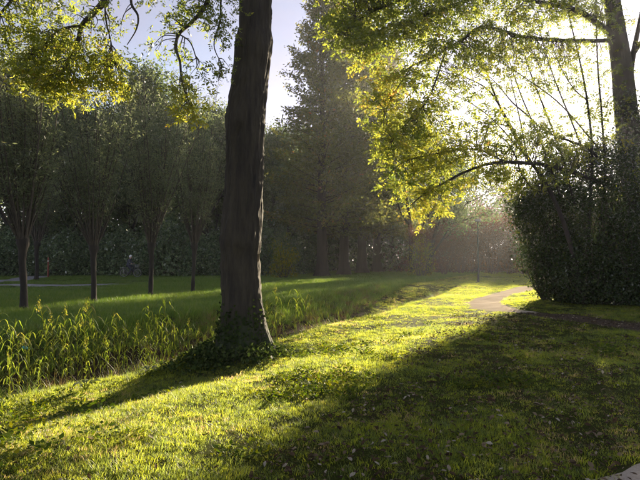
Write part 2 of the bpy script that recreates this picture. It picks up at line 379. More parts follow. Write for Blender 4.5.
ribbon('dark_path', [flat(524, 311.7), flat(550, 315), flat(600, 322), flat(690, 336), flat(800, 358)], [0.9, 1.2, 1.3, 1.3, 1.3], M['dark_gravel'], 0.009)  # lower stretch of the sandy path, carried on in a darker colour
ribbon('gravel_path', [(-0.6, 1.42), (1.2, 2.42), (2.66, 3.29), (4.4, 4.27), (7, 5.77), (10, 7.4)], [1.45] * 6, M['sand'])
ribbon('park_path', [flat(-160, 291), flat(-30, 284), flat(15, 280), flat(38, 276.5), flat(50, 274.6)], [2.2, 2.2, 2.2, 2.4, 2.8], M['grey_path'])
ribbon('park_path', [flat(-120, 284), flat(0, 285.2), flat(60, 285.6), flat(150, 283.2), flat(225, 283.4), flat(290, 281), flat(330, 278.6)], [1.7, 1.7, 1.8, 1.7, 1.6, 1.6, 1.6], M['grey_path'])

# ------------------------------------------------------------------ the big tree by the ditch
def big_tree():
    root = tag(empty('park_tree', (0, 0, 0)), 'big old tree with thick dark trunk and ivy round its foot', 'tree')
    D = 9.05
    prof = [(352, 214, 277), (345, 216, 272), (335, 219, 268), (320, 221, 264.5), (300, 222, 261.5), (275, 221.5, 259.5), (255, 221, 259), (240, 220.5, 260.5), (220, 222, 262), (200, 224, 262.3),
            (180, 225.5, 262.8), (150, 227, 263.5), (132, 226, 264), (118, 225.5, 265), (105, 228, 266), (85, 231.5, 267.5), (65, 234.5, 269.5), (48, 235.5, 272), (40, 236.5, 272), (28, 240, 270.5), (0, 243, 271.5),
            (-60, 246, 274), (-130, 250, 277), (-220, 258, 280)]
    zs, cx, rr = [], [], []
    for y, a, b in prof:
        p, q = P(a, y, D), P(b, y, D); zs.append(p[2]); cx.append((p[0] + q[0]) / 2); rr.append((q[0] - p[0]) / 2)
    zs, cx, rr = map(np.array, (zs, cx, rr))
    zz = np.concatenate([[zs[0] - 0.35], np.linspace(zs[0], zs[-1], 260)])
    C = np.interp(zz, zs, cx); Rr = np.interp(zz, zs, rr); Rr[0] *= 1.25
    ns = 96; th = np.linspace(0, 2 * math.pi, ns, endpoint=False)
    TH, Z = np.meshgrid(th, zz)
    ridge = np.abs(vnoise(TH * 3.2 * 2 + 0.7 * np.sin(Z * 2.3), Z * 2.6, 1.0, 4) - 0.5) * 2
    ridge2 = np.abs(vnoise(np.abs(TH - math.pi) * 9.5, Z * 6.5, 1.0, 5) - 0.5) * 2
    lump = vnoise(np.cos(TH) * 1.2 + 5, np.sin(TH) * 1.2 + Z * 0.8, 1.0, 6) - 0.5
    flare = 0.10 * np.exp(-np.maximum(Z - 0.0, 0) / 0.35) * np.cos(TH * 5 + 0.6)
    rad = Rr[:, None] * (1 + 0.05 * lump + flare) - 0.034 * ridge - 0.024 * ridge2 + 0.022
    def knob(t0, z0, a, w, h):
        dt = (TH - t0 + math.pi) % (2 * math.pi) - math.pi
        return a * np.exp(-(dt / w) ** 2 - ((Z - z0) / h) ** 2)
    rad = rad + knob(-1.9, 3.95, 0.055, 0.55, 0.22) - knob(-1.75, 3.85, 0.07, 0.22, 0.12) + knob(-2.2, 2.0, 0.04, 0.6, 0.25) + knob(-1.3, 1.9, 0.03, 0.5, 0.15) + knob(-0.9, 5.3, 0.03, 0.5, 0.2)
    rad = rad - knob(-2.15, 6.0, 0.10, 0.16, 0.9)          # the seam where a second stem splits off
    V = np.stack([C[:, None] + rad * np.cos(TH), D + rad * np.sin(TH) * 0.95, Z], -1).reshape(-1, 3)
    m = len(zz); i = np.arange(m - 1)[:, None] * ns; j = np.arange(ns)[None]; j2 = (j + 1) % ns
    Q = np.stack([i + j, i + j2, i + ns + j2, i + ns + j], -1).reshape(-1, 4)
    link('trunk', mesh_np('trunk', V, Q, None, True), M['bark_main'], root)
    # second stem hugging the first above the seam
    st = spline([P(247, 70, 8.98), P(246, 40, 8.9), P(246, 0, 8.86), P(243, -60, 8.8), P(232, -160, 8.7), P(215, -300, 8.4)], 8)
    MB().tube(st, np.interp(np.linspace(0, 1, len(st)), [0, 0.1, 0.3, 1], [0.05, 0.10, 0.13, 0.09]), 14).build('stem', M['bark_main'], root, True)
    top = P(268, -210, D)
    limbs = [
        [P(246, -60, 8.9), P(200, -115, 8.4), P(150, -75, 7.7), P(118, -25, 7.2), P(105, 0, 7.1), P(92, 15, 7.0), P(82, 26, 7.0), P(77, 45, 7.0), P(70, 60, 6.95), P(62, 72, 6.95)],
        [P(82, 26, 7.0), P(70, 27, 6.95), P(58, 31, 6.9), P(48, 41, 6.9), P(38, 50, 6.85)],
        [P(150, -75, 7.7), P(140, -30, 7.4), P(131, 0, 7.3), P(138, 16, 7.3), P(136, 30, 7.3), P(127, 45, 7.3)],
        [P(118, -25, 7.2), P(70, -40, 6.9), P(30, -20, 6.7), P(8, 5, 6.6), P(-15, 30, 6.5)],
        [P(105, 0, 7.1), P(106, 20, 7.1), P(111, 42, 7.1), P(113, 58, 7.1)],
        [P(247, -40, 8.9), P(232, -50, 8.6), P(214, -20, 8.3), P(205, 6, 8.2), P(192, 22, 8.1), P(179, 34, 8.0), P(176, 48, 7.7), P(180, 62, 7.4), P(182, 82, 7.1), P(190, 105, 7.0)],
        [P(179, 34, 8.0), P(190, 42, 8.0), P(196, 58, 8.0), P(197, 70, 8.0)],
        [P(232, -50, 8.6), P(222, -10, 8.4), P(220, 20, 8.4), P(214, 45, 8.4), P(222, 65, 8.4)],
        [top, P(300, -330, 9.4), P(380, -420, 10.2), P(470, -430, 11)],
        [top, P(250, -340, 9.6), P(180, -430, 10), P(80, -460, 10.6)],
        [top, P(275, -360, 9.0), P(290, -520, 9.2), P(300, -640, 9.4)],
    ]
    rads = [0.075, 0.022, 0.03, 0.05, 0.015, 0.05, 0.012, 0.022, 0.15, 0.14, 0.17]
    mb = []; S = []
    for lp, r0 in zip(limbs, rads):
        s = spline(lp, 6); S.append(s)
        MB().tube(s, np.linspace(r0, max(0.006, r0 * 0.18), len(s)) if r0 < 0.1 else np.linspace(r0, 0.04, len(s)), 8).build('branch', M['bark_main'], root, True)
    allp = np.concatenate(S)
    # leafy clumps: pixel centre, radii, depth, leaves, autumn tint
    cl_ = [(18, 12, 24, 14, 6.6, 150, .55), (50, 20, 20, 14, 6.8, 110, .55), (25, 42, 20, 14, 6.7, 120, .6), (55, 48, 26, 16, 6.9, 230, .62), (82, 55, 22, 16, 7.0, 200, .62), (40, 75, 20, 13, 6.8, 180, .62),
           (65, 85, 26, 12, 6.9, 260, .66), (60, 103, 12, 6, 6.9, 60, .6), (92, 78, 14, 10, 7.0, 90, .6), (112, 62, 14, 12, 7.1, 120, .62), (115, 90, 12, 12, 7.1, 110, .64), (105, 25, 16, 12, 7.1, 70, .5), (122, 20, 9, 8, 7.2, 25, .5), (8, 32, 12, 18, 6.6, 60, .55),
           (68, 4, 14, 8, 6.9, 40, .5), (22, 92, 10, 6, 6.8, 40, .6), (178, 8, 22, 12, 8.0, 120, .45), (200, 14, 16, 12, 8.1, 90, .45), (225, 10, 14, 14, 8.3, 90, .5), (222, 35, 12, 14, 8.4, 80, .5), (224, 62, 7, 10, 8.4, 45, .55), (222, 78, 4, 4, 8.4, 12, .6),
           (176, 26, 12, 9, 8.0, 40, .5), (180, 54, 9, 7, 8.0, 36, .35), (193, 70, 7, 5, 8.0, 22, .3), (152, 54, 7, 5, 8.0, 14, .4), (180, 84, 8, 6, 7.0, 44, .66), (190, 98, 8, 7, 6.95, 55, .66), (193, 113, 10, 7, 6.9, 80, .68), (165, 12, 9, 6, 7.9, 25, .5), (182, 92, 5, 6, 7, 16, .66), (62, 96, 22, 8, 6.75, 110, .7), (30, 88, 16, 7, 6.6, 70, .7), (112, 96, 10, 8, 6.9, 60, .7), (90, 90, 12, 8, 6.8, 60, .7), (20, 70, 14, 8, 6.5, 50, .68)]
    top_c = [(380, -420, 60, 40, 10.2), (470, -430, 60, 40, 11), (200, -430, 60, 45, 10), (90, -460, 60, 45, 10.6), (290, -560, 80, 60, 9.2), (320, -460, 60, 50, 9.4), (-40, -60, 40, 30, 6.6), (60, -90, 50, 20, 7), (150, -110, 40, 15, 7.7)]
    cl_ += [(a, b, c, d, e, 160, .5) for a, b, c, d, e in top_c]
    foliage_on(root, cl_, allp, np.random.default_rng(21), 0.155, 0.05, 0.78, tint0=-0.10)
    return root

def foliage_on(root, clumps, anchor, r, leaf, twr, mult=1.0, tint0=0.0, name='crown', mat='leaf_ash'):
    """hang leafy twigs from the branches towards each clump, then leaves on the twigs"""
    lv, tw = MB(), MB()
    for (px, py, rx, ry, d, n, tint) in clumps:
        c0 = P(px, py, d); ux = rx / FPX * d; uz = ry / FPX * d
        n = int(n * mult); k = max(3, n // 9)
        off = rdir(r, k) * r.random((k, 1)) ** 0.4 * 1.45
        E = c0 + off * np.array((ux, ux * 1.3, uz))
        for e in E:
            dd = np.linalg.norm(anchor - (e + np.array((0, 0, 0.25))), axis=1); a = anchor[np.argmin(dd)]
            midp = (a + e) / 2 + np.array((0, 0, 0.12 * np.linalg.norm(a - e))) + r.normal(size=3) * 0.04
            s = spline([a, midp, e], 4); tw.tube(s, np.linspace(0.010, 0.003, len(s)) * (twr / 0.05), 4)
            m = max(4, int(n / k)); t = r.uniform(0.8, 1.0, m)
            idx = np.clip((t * (len(s) - 1)).astype(int), 0, len(s) - 1); base = s[idx] + r.normal(size=(m, 3)) * np.array((0.15, 0.15, 0.08)) * (leaf / 0.2)
            A = rdir(r, m); A[:, 2] = A[:, 2] * 0.6 - 0.15
            q = compound(r, base, A, leaf * r.uniform(0.7, 1.25, m))
            lv.leaves(q, np.clip(tint + tint0 + r.normal(size=len(q)) * 0.10 + r.normal() * 0.07, 0, 1))
    tag(tw.build('twig', M['twig'], root), kind='stuff')
    tag(lv.build(name, M[mat], root), kind='stuff')
big_tree()

# ivy and low plants round its foot
def foot_plants():
    r = np.random.default_rng(31); mb = MB()
    n = 3300; a = r.uniform(0, 2 * math.pi, n); q = 0.38 + np.abs(r.normal(size=n)) * 0.29
    x = TREE[0] + q * np.cos(a) * 1.15 - 0.15; y = TREE[1] + q * np.sin(a) - 0.12
    keep = ditch_s(x, y) < 0.9; x, y, q = x[keep], y[keep], q[keep]; n = len(x)
    h = np.exp(-(q - 0.4) / 0.5); z = ground(x, y) + r.uniform(0.0, 0.22, n) * (0.4 + h)
    A = rdir(r, n); A[:, 2] -= 0.2; Nn = rdir(r, n); Nn[:, 2] += 1.0; ln = r.uniform(0.045, 0.095, n)
    mb.leaves(leafq(np.stack([x, y, z], 1), A, Nn, ln, ln * 0.8), r.random(n))
    # creeping a little way up the bark
    n = 900; a = r.uniform(0, 2 * math.pi, n); zz = np.abs(r.normal(size=n)) * 0.28 + 0.1; q = 0.47 - 0.10 * np.minimum(zz, 0.8)
    pts = np.stack([TREE[0] - 0.02 + q * np.cos(a), TREE[1] + q * np.sin(a), zz + 0.02], 1)
    A = rdir(r, n); Nn = np.stack([np.cos(a), np.sin(a), np.zeros(n)], 1) + r.normal(size=(n, 3)) * 0.3; ln = r.uniform(0.04, 0.08, n)
    mb.leaves(leafq(pts, A, Nn, ln, ln * 0.85), r.random(n) * 0.7)
    tag(mb.build('ground_ivy', M['ivy']), 'dark ivy and ground plants spreading round the foot of the thick tree', 'ivy', kind='stuff')
foot_plants()

# ------------------------------------------------------------------ tree kinds, as mesh data shared by the copies
def branches_mesh(name, br, sides=(8, 6, 5, 4)):
    mb = MB()
    for pts, rad, lvl in br: mb.tube(pts, rad, sides[min(lvl, len(sides) - 1)])
    return mb.mesh(name, True)

def willow_kind(seed):
    r = np.random.default_rng(seed); tr = MB(); wl = MB(); lv = MB()
    z = np.array([-0.15, 0, 0.25, 0.8, 1.4, 1.75, 1.95, 2.1, 2.16]); c = np.stack([r.normal(size=9) * 0.012, r.normal(size=9) * 0.012, z], 1)
    tr.tube(spline(c, 3), np.interp(np.linspace(0, 8, 25), range(9), [0.17, 0.14, 0.105, 0.092, 0.098, 0.125, 0.19, 0.16, 0.03]) * (1 + 0.05 * r.normal(size=25)), 12)
    n = 32
    for i in range(n):
        a = i * 2.4 + r.uniform(-0.3, 0.3); lean = r.uniform(0.03, 0.40); ln = r.uniform(3.4, 7.2) * (1 - 0.2 * lean)
        p = np.array((0.12 * math.cos(a), 0.12 * math.sin(a), 2.0)); d = np.array((math.cos(a) * lean * 1.25, math.sin(a) * lean * 1.25, 1.0)); pts = [p]
        for k in range(7):
            d = unit(d + r.normal(size=3) * 0.05 + np.array((0, 0, 0.05 * (1 - lean)))); pts.append(pts[-1] + d * ln / 7)
        pts = np.array(pts); wl.tube(pts, np.linspace(0.030, 0.005, 8), 5)
        s = spline(pts, 5)
        for j in range(20):
            t = r.uniform(0.22, 1.0); b = s[int(t * (len(s) - 1))]; dd = unit(rdir(r, 1)[0] * 0.9 + np.array((0, 0, 0.75))); l2 = r.uniform(0.35, 0.9)
            sp = np.array([b, b + dd * l2 * 0.55, b + dd * l2 + np.array((0, 0, -0.08))]); wl.tube(sp, [0.007, 0.005, 0.002], 3)
            m = 22; u = r.uniform(0.1, 1.0, m)[:, None]; base = b + dd * l2 * u + r.normal(size=(m, 3)) * 0.07
            A = dd * 0.5 + rdir(r, m); A[:, 2] -= 0.25; L_ = r.uniform(0.08, 0.16, m)
            lv.leaves(leafq(base, A, rdir(r, m), L_, L_ * 0.26), np.clip(r.normal(size=m) * 0.25 + 0.4, 0, 1))
    return [('trunk', tr.mesh('trunk', True), M['bark'], None), ('shoot', wl.mesh('shoot', True), M['twig'], 'stuff'), ('crown', lv.mesh('crown'), M['leaf_willow'], 'stuff')]

def redwood_kind(seed):
    r = np.random.default_rng(seed); tr = MB(); bb = MB(); lv = MB(); H = 26.0
    z = np.array([-0.3, 0, 0.5, 1.2, 2.5, 5, 9, 14, 19, 23, 26]); ra = np.array([0.92, 0.78, 0.60, 0.50, 0.44, 0.40, 0.33, 0.25, 0.16, 0.08, 0.02])
    V, Q = tube(np.stack([r.normal(size=11) * 0.02, r.normal(size=11) * 0.02, z], 1), ra, 20)
    th = np.arctan2(V[:, 1], V[:, 0]); fl = 1 + 0.16 * np.exp(-np.maximum(V[:, 2], 0) / 1.0) * np.cos(th * 6 + seed); V[:, 0] *= fl; V[:, 1] *= fl
    tr.add(V, Q)
    n = 210
    for i in range(n):
        t = (i + r.random()) / n; zb = 3.6 + (H - 4.2) * t ** 0.92; a = i * 2.4 + r.uniform(-0.4, 0.4)
        ln = (5.1 * (1 - t) ** 0.58 + 0.5) * r.uniform(0.72, 1.12); d = np.array((math.cos(a), math.sin(a), 0.10 + 0.55 * t)); pts = [np.array((0, 0, zb))]
        for k in range(4):
            d = unit(d + r.normal(size=3) * 0.09 + np.array((0, 0, 0.05 if k < 2 else -0.03))); pts.append(pts[-1] + d * ln / 4)
        pts = np.array(pts); bb.tube(pts, np.linspace(0.055 * (1 - 0.6 * t), 0.01, 5), 4)
        s = spline(pts, 6); m = int(64 + 140 * (1 - t)); u = r.uniform(0.16, 1.0, m) ** 0.8; b = s[(u * (len(s) - 1)).astype(int)]
        wd = 0.30 + 0.75 * (1 - np.abs(u - 0.45)) * (ln / 5)
        base = b + r.normal(size=(m, 3)) * np.stack([wd * 0.42, wd * 0.42, 0.09 + 0.08 * u], 1)
        A = unit(d * 0.6 + rdir(r, m) * 0.9); A[:, 2] -= 0.25; L_ = r.uniform(0.18, 0.42, m)
        lv.leaves(leafq(base, A, rdir(r, m) + np.array((0, 0, 0.5)), L_, L_ * 0.42), np.clip(r.normal(size=m) * 0.22 + 0.30 + 0.5 * max(0, t - 0.55) + 0.12 * r.normal(), 0, 1))
    return [('trunk', tr.mesh('trunk', True), M['bark_red'], None), ('branch', bb.mesh('branch', True), M['bark_red'], 'stuff'), ('crown', lv.mesh('crown'), M['leaf_red'], 'stuff')]

def broad_kind(seed, H=17.0, nl=52, leaf=0.25, mat='leaf_bg', slim=1.0):
    r = np.random.default_rng(seed); br, tips = [], []
    grow(r, (0, 0, -0.2), (0, 0, 1), H * 0.62, 0.26, 0, 3, br, tips, (5, 7), (0.35, 0.95), 0.58, 0.12, 0.10, 0.12)
    tips = np.array(tips); f = H / tips[:, 2].max(); tips *= f; tips[:, :2] *= slim
    lv = MB(); q = cloud(r, tips, (0.75, 0.75, 0.6), nl, leaf, 0.6)
    shade = np.repeat(r.normal(size=len(tips)) * 0.16 + 0.42, nl) + r.normal(size=len(q)) * 0.14
    lv.leaves(q, np.clip(shade, 0, 1))
    for i, (pts, rad, lvl) in enumerate(br): pts *= f; pts[:, :2] *= slim
    trunk = MB(); trunk.tube(spline(br[0][0], 3), np.interp(np.linspace(0, 1, 16), [0, 0.08, 1], [0.36, 0.26, 0.09]), 9)
    return [('trunk', trunk.mesh('trunk', True), M['bark'], None), ('branch', branches_mesh('branch', br[1:], (6, 5, 4, 3)), M['bark'], 'stuff'), ('crown', lv.mesh('crown'), M[mat], 'stuff')]

def shrub_kind(seed, w=2.6, h=3.2, k=130, nl=40, leaf=0.15, mat='leaf_shrub', spread=0.34, asp=0.55):
    r = np.random.default_rng(seed); C = []
    while len(C) < k:
        p = r.uniform(-1, 1, 3); p[2] = abs(p[2]); q = np.linalg.norm(p)
        if q < 1 and r.random() < 0.25 + q * 0.8:
            bump_ = 0.8 + 0.4 * vnoise(math.atan2(p[1], p[0]) * 1.6 + 9, p[2] * 3, 1.0, seed % 17)
            C.append(p * np.array((w, w * 0.85, h)) * bump_)
    C = np.array(C); C[:, 2] = np.maximum(C[:, 2], 0.08); st = MB()
    for c in C[::3]:
        b = np.array((c[0] * 0.25, c[1] * 0.25, -0.1)); st.tube(spline([b, (b + c) / 2 + r.normal(size=3) * 0.12 + np.array((0, 0, 0.15)), c], 3), np.linspace(0.035, 0.008, 7), 4)
    q = cloud(r, C, spread, nl, leaf, asp); q[..., 2] = np.maximum(q[..., 2], 0.02)
    v = np.repeat(r.normal(size=k) * 0.22 + 0.45, nl) + r.normal(size=len(q)) * 0.22
    lv = MB().leaves(q, np.clip(v, 0, 1))
    return [('stem', st.mesh('stem', True), M['twig'], 'stuff'), ('crown', lv.mesh('crown'), M[mat], 'stuff')]

def thicket_kind(seed, H=6.5, nl=7, mat='leaf_rust', twm='twig_red'):
    r = np.random.default_rng(seed); br, tips = [], []
    for i in range(6):
        a = i * 1.05 + r.uniform(-0.3, 0.3); q = r.uniform(0.1, 0.5)
        grow(r, (q * math.cos(a), q * math.sin(a), -0.1), (0.34 * math.cos(a), 0.34 * math.sin(a), 1), H * r.uniform(0.5, 0.75), 0.06, 0, 3, br, tips, (4, 6), (0.3, 0.7), 0.60, 0.16, 0.10, 0.15, 4)
    tips = np.array(tips); f = H / tips[:, 2].max(); tips *= f
    for pts, rad, lvl in br: pts *= f
    lv = MB(); q = cloud(r, tips, 0.30, nl, 0.13, 0.55)
    lv.leaves(q, np.clip(r.normal(size=len(q)) * 0.25 + 0.4, 0, 1))
    return [('stem', branches_mesh('stem', br, (5, 4, 3, 3)), M[twm], 'stuff'), ('crown', lv.mesh('crown'), M[mat], 'stuff')]

def place(name, kind, loc, rz, sc, label, cat, group=None, thing_scale=None):
    root = tag(empty(name, loc, rz, sc), label, cat, group)
    for nm, me, mt, kd in kind:
        o = link(nm, me, mt, root)
        if kd: o['kind'] = kd
    return root
def near_what(x): return 'near the red post' if x < -20 else ('near the cyclist' if x < -9 else 'near the tall conifers')
def gz(x, y): return float(ground(x, y))

# pollard willows in their row along the far bank
WK = [willow_kind(41), willow_kind(42), willow_kind(43), willow_kind(44)]
wl_pos = [(25, 309, 15.7), (95, 302, 18.2), (151, 296, 21.1), (193, 291.5, 24.0)]
ordw = ['fourth', 'third', 'second', 'first']
for i, (px, py, d) in enumerate(wl_pos):
    x = (px - 320) / FPX * d
    wt = place('pollard_willow', WK[i], (x, d, gz(x, d)), i * 1.9, ([1.06, 0.94, 1.0, 0.92][i],) * 2 + ([1.12, 1.03, 1.12, 1.16][i],),
          f'pollard willow beyond the ditch, {ordw[i]} in its row counted from the tall conifers', 'tree', 'pollard willows in a row')
    wt.rotation_euler[0] = [0.012, -0.025, 0.02, -0.01][i]; wt.rotation_euler[1] = [-0.03, 0.022, -0.015, 0.03][i]
x = (37 - 320) / FPX * 37
place('pollard_willow', WK[1], (x, 37, gz(x, 37)), 0.7, (1.3, 1.3, 1.35), 'slim pollard willow standing alone on the far lawn by the red post', 'tree')
for k, (px, d) in enumerate(((-70, 13.4), (-250, 11.2))):
    x = (px - 320) / FPX * d
    place('pollard_willow', WK[k % 2], (x, d, gz(x, d)), 2.2 + k, (1, 1, 1.1), 'pollard willow beyond the ditch, past the fourth one in its row from the conifers', 'tree', 'pollard willows in a row')

# the row of tall conifers with flared trunks
RK = [redwood_kind(51), redwood_kind(52)]
for i, (px, d) in enumerate(((322, 44), (344, 48), (362, 52.5), (377, 57), (392, 62))):
    x = (px - 320) / FPX * d
    place('tall_conifer', RK[i % 2], (x, d, gz(x, d)), i * 1.3 + 0.4, (1, 1, [1.0, 1.05, 1.06, 1.02, 1.08][i]),
          f'tall feathery conifer with flared trunk, {["first","second","third","fourth","fifth"][i]} in its row counted from the pollard willows', 'tree', 'tall conifers in a row')

# ------------------------------------------------------------------ background wood
BK = [broad_kind(61), broad_kind(62, slim=0.85), broad_kind(63, slim=0.75), broad_kind(64)]
bgt = [(-75, 52, 1.25), (-30, 56, 1.3), (8, 50, 1.22), (45, 55, 1.18), (75, 60, 1.2), (102, 52, 1.05), (128, 57, 1.2), (158, 54, 1.24), (188, 60, 1.2), (212, 55, 1.0), (240, 58, 1.08), (268, 62, 1.0), (292, 56, 0.85), (310, 70, 1.1), (232, 75, 1.2), (60, 78, 1.5), (140, 80, 1.55), (-15, 82, 1.5), (355, 84, 1.3), (400, 86, 1.1), (425, 78, 0.9), (22, 66, 1.3), (90, 70, 1.25), (170, 68, 1.3), (202, 66, 1.1), (255, 70, 1.15), (283, 68, 1.1), (412, 50, 0.95), (428, 47, 0.85)]
for i, (px, d, s) in enumerate(bgt):
    x = (px - 320) / FPX * d
    place('woodland_tree', BK[i % 4], (x, d, 0.0), i * 2.1, s, f'tall dark green broadleaf tree in the wood behind the shrub belt, {near_what(x)}', 'tree', f'wood trees {near_what(x)}')
SK = [shrub_kind(71, 2.6, 3.8, 130, 34, 0.22), shrub_kind(72, 3.0, 3.3, 130, 34, 0.20), shrub_kind(73, 2.4, 4.3, 130, 34, 0.24)]
for i in range(25):
    px = -60 + i * 16.2; d = 44.5 + 3.5 * random.Random(i).random() + (4 if px > 280 else 0) + (24 if px > 312 else 0)
    x = (px - 320) / FPX * d
    place('shrub', SK[i % 3], (x, d, gz(x, d) - 0.05), i * 1.7, 0.85 + 0.35 * random.Random(i + 90).random(), f'dense dark green shrub in the belt across the far lawn, {near_what(x)}', 'shrub', f'belt shrubs {near_what(x)}')
YK = shrub_kind(75, 1.2, 2.6, 46, 34, 0.15, 'leaf_yellow', 0.26)
x = (283 - 320) / FPX * 40.0
place('young_tree', YK, (x, 40.0, 0), 0.3, (1.0, 1.0, 1.35), 'small yellow-leaved bush catching the sun in front of the dark shrub belt', 'bush')
x = (421 - 320) / FPX * 44
place('bush', shrub_kind(76, 1.7, 3.4, 60, 30, 0.15, 'leaf_yellow', 0.3), (x, 44, gz(x, 44)), 0.9, (0.75, 0.75, 1.2), 'tall yellow-brown bush at the far end of the conifer row', 'bush')
TK = [thicket_kind(81, 7.0, 9), thicket_kind(82, 8.2, 9), thicket_kind(83, 6.2, 9)]
TG = shrub_kind(84, 2.6, 2.0, 90, 26, 0.15, 'leaf_rust', 0.34)
for i in range(15):
    px = 428 + i * 16; d = 46 + 9 * random.Random(i + 7).random()
    x = (px - 320) / FPX * d
    place('bare_shrub', TK[i % 3], (x, d, gz(x, d)), i * 1.4, 0.62 + 0.2 * random.Random(i + 50).random(), 'reddish brown half-bare shrub in the thicket behind the sandy path', 'shrub', 'bare shrubs of the brown thicket')
DK = shrub_kind(85, 2.8, 2.2, 100, 26, 0.16, 'leaf_rust', 0.36)
for i in range(10):
    px = 420 + i * 25; d = 53 + 4 * random.Random(i + 17).random()
    x = (px - 320) / FPX * d
    place('brushwood', DK, (x, d, gz(x, d)), i * 2.4, 1.0 + 0.2 * random.Random(i + 3).random(), 'low brown brushwood mound at the back of the thicket', 'shrub', 'low brushwood mounds')
for i in range(9):
    px = 425 + i * 33; d = 72 + 8 * random.Random(i + 27).random()
    x = (px - 320) / FPX * d
    place('bare_tree', TK[(i + 1) % 3], (x, d, 0.0), i * 1.9, 1.55 + 0.25 * random.Random(i + 31).random(), 'tall bare brown tree far behind the thicket', 'tree', 'bare trees behind the thicket')

for i in range(16):
    px = -90 + i * 33; d = 61 + 5 * random.Random(i + 300).random(); x = (px - 320) / FPX * d
    place('understorey_bush', SK[(i + 1) % 3], (x, d, -0.1), i * 1.1, 2.3 + 0.4 * random.Random(i + 301).random(), f'large dark bush on the wood floor behind the shrub belt, {near_what(x)}', 'bush', f'wood floor bushes {near_what(x)}')
for i in range(9):
    px = 405 + i * 34; d = 62 + 4 * random.Random(i + 320).random(); x = (px - 320) / FPX * d
    place('brushwood', DK, (x, d, -0.1), i * 1.3 + 0.5, 1.9 + 0.3 * random.Random(i + 321).random(), 'tall brown brushwood mound closing off the view behind the thicket', 'shrub', 'tall brushwood mounds')
# slim park lamp post before the thicket
x, d = (478 - 320) / FPX * 32, 32.0
rt = tag(empty('lamp_post', (x, d, gz(x, d))), 'slim dark park lamp post with a flat pale lamp head before the brown thicket', 'lamp post')
M['post'] = plain('dark_post_paint', (0.015, 0.017, 0.015), 0.6)
MB().tube([(0, 0, -0.2), (0, 0, 0), (0, 0, 0.55), (0, 0, 0.6), (0, 0, 2.2), (0, 0, 3.9)], [0.07, 0.07, 0.065, 0.04, 0.033, 0.026], 12).build('pole', M['post'], rt, True)
MB().tube([(0, 0, -0.05), (0, 0, 0.015), (0, 0, 0.04), (0, 0, 0.045)], [0.2, 0.2, 0.18, 0.08], 14).build('base', M['post'], rt, True)
MB().tube([(0, 0, 3.88), (0, 0, 3.89), (0, 0, 3.98), (0, 0, 4.0)], [0.04, 0.17, 0.17, 0.02], 16).build('lamp_glass', plain('frosted_glass', (0.62, 0.60, 0.56), 0.35), rt, True)
MB().tube([(0, 0, 3.99), (0, 0, 4.0), (0, 0, 4.04), (0, 0, 4.06)], [0.1, 0.21, 0.19, 0.02], 16).build('lamp_cap', plain('pale_cap', (0.55, 0.52, 0.48), 0.5), rt, True)
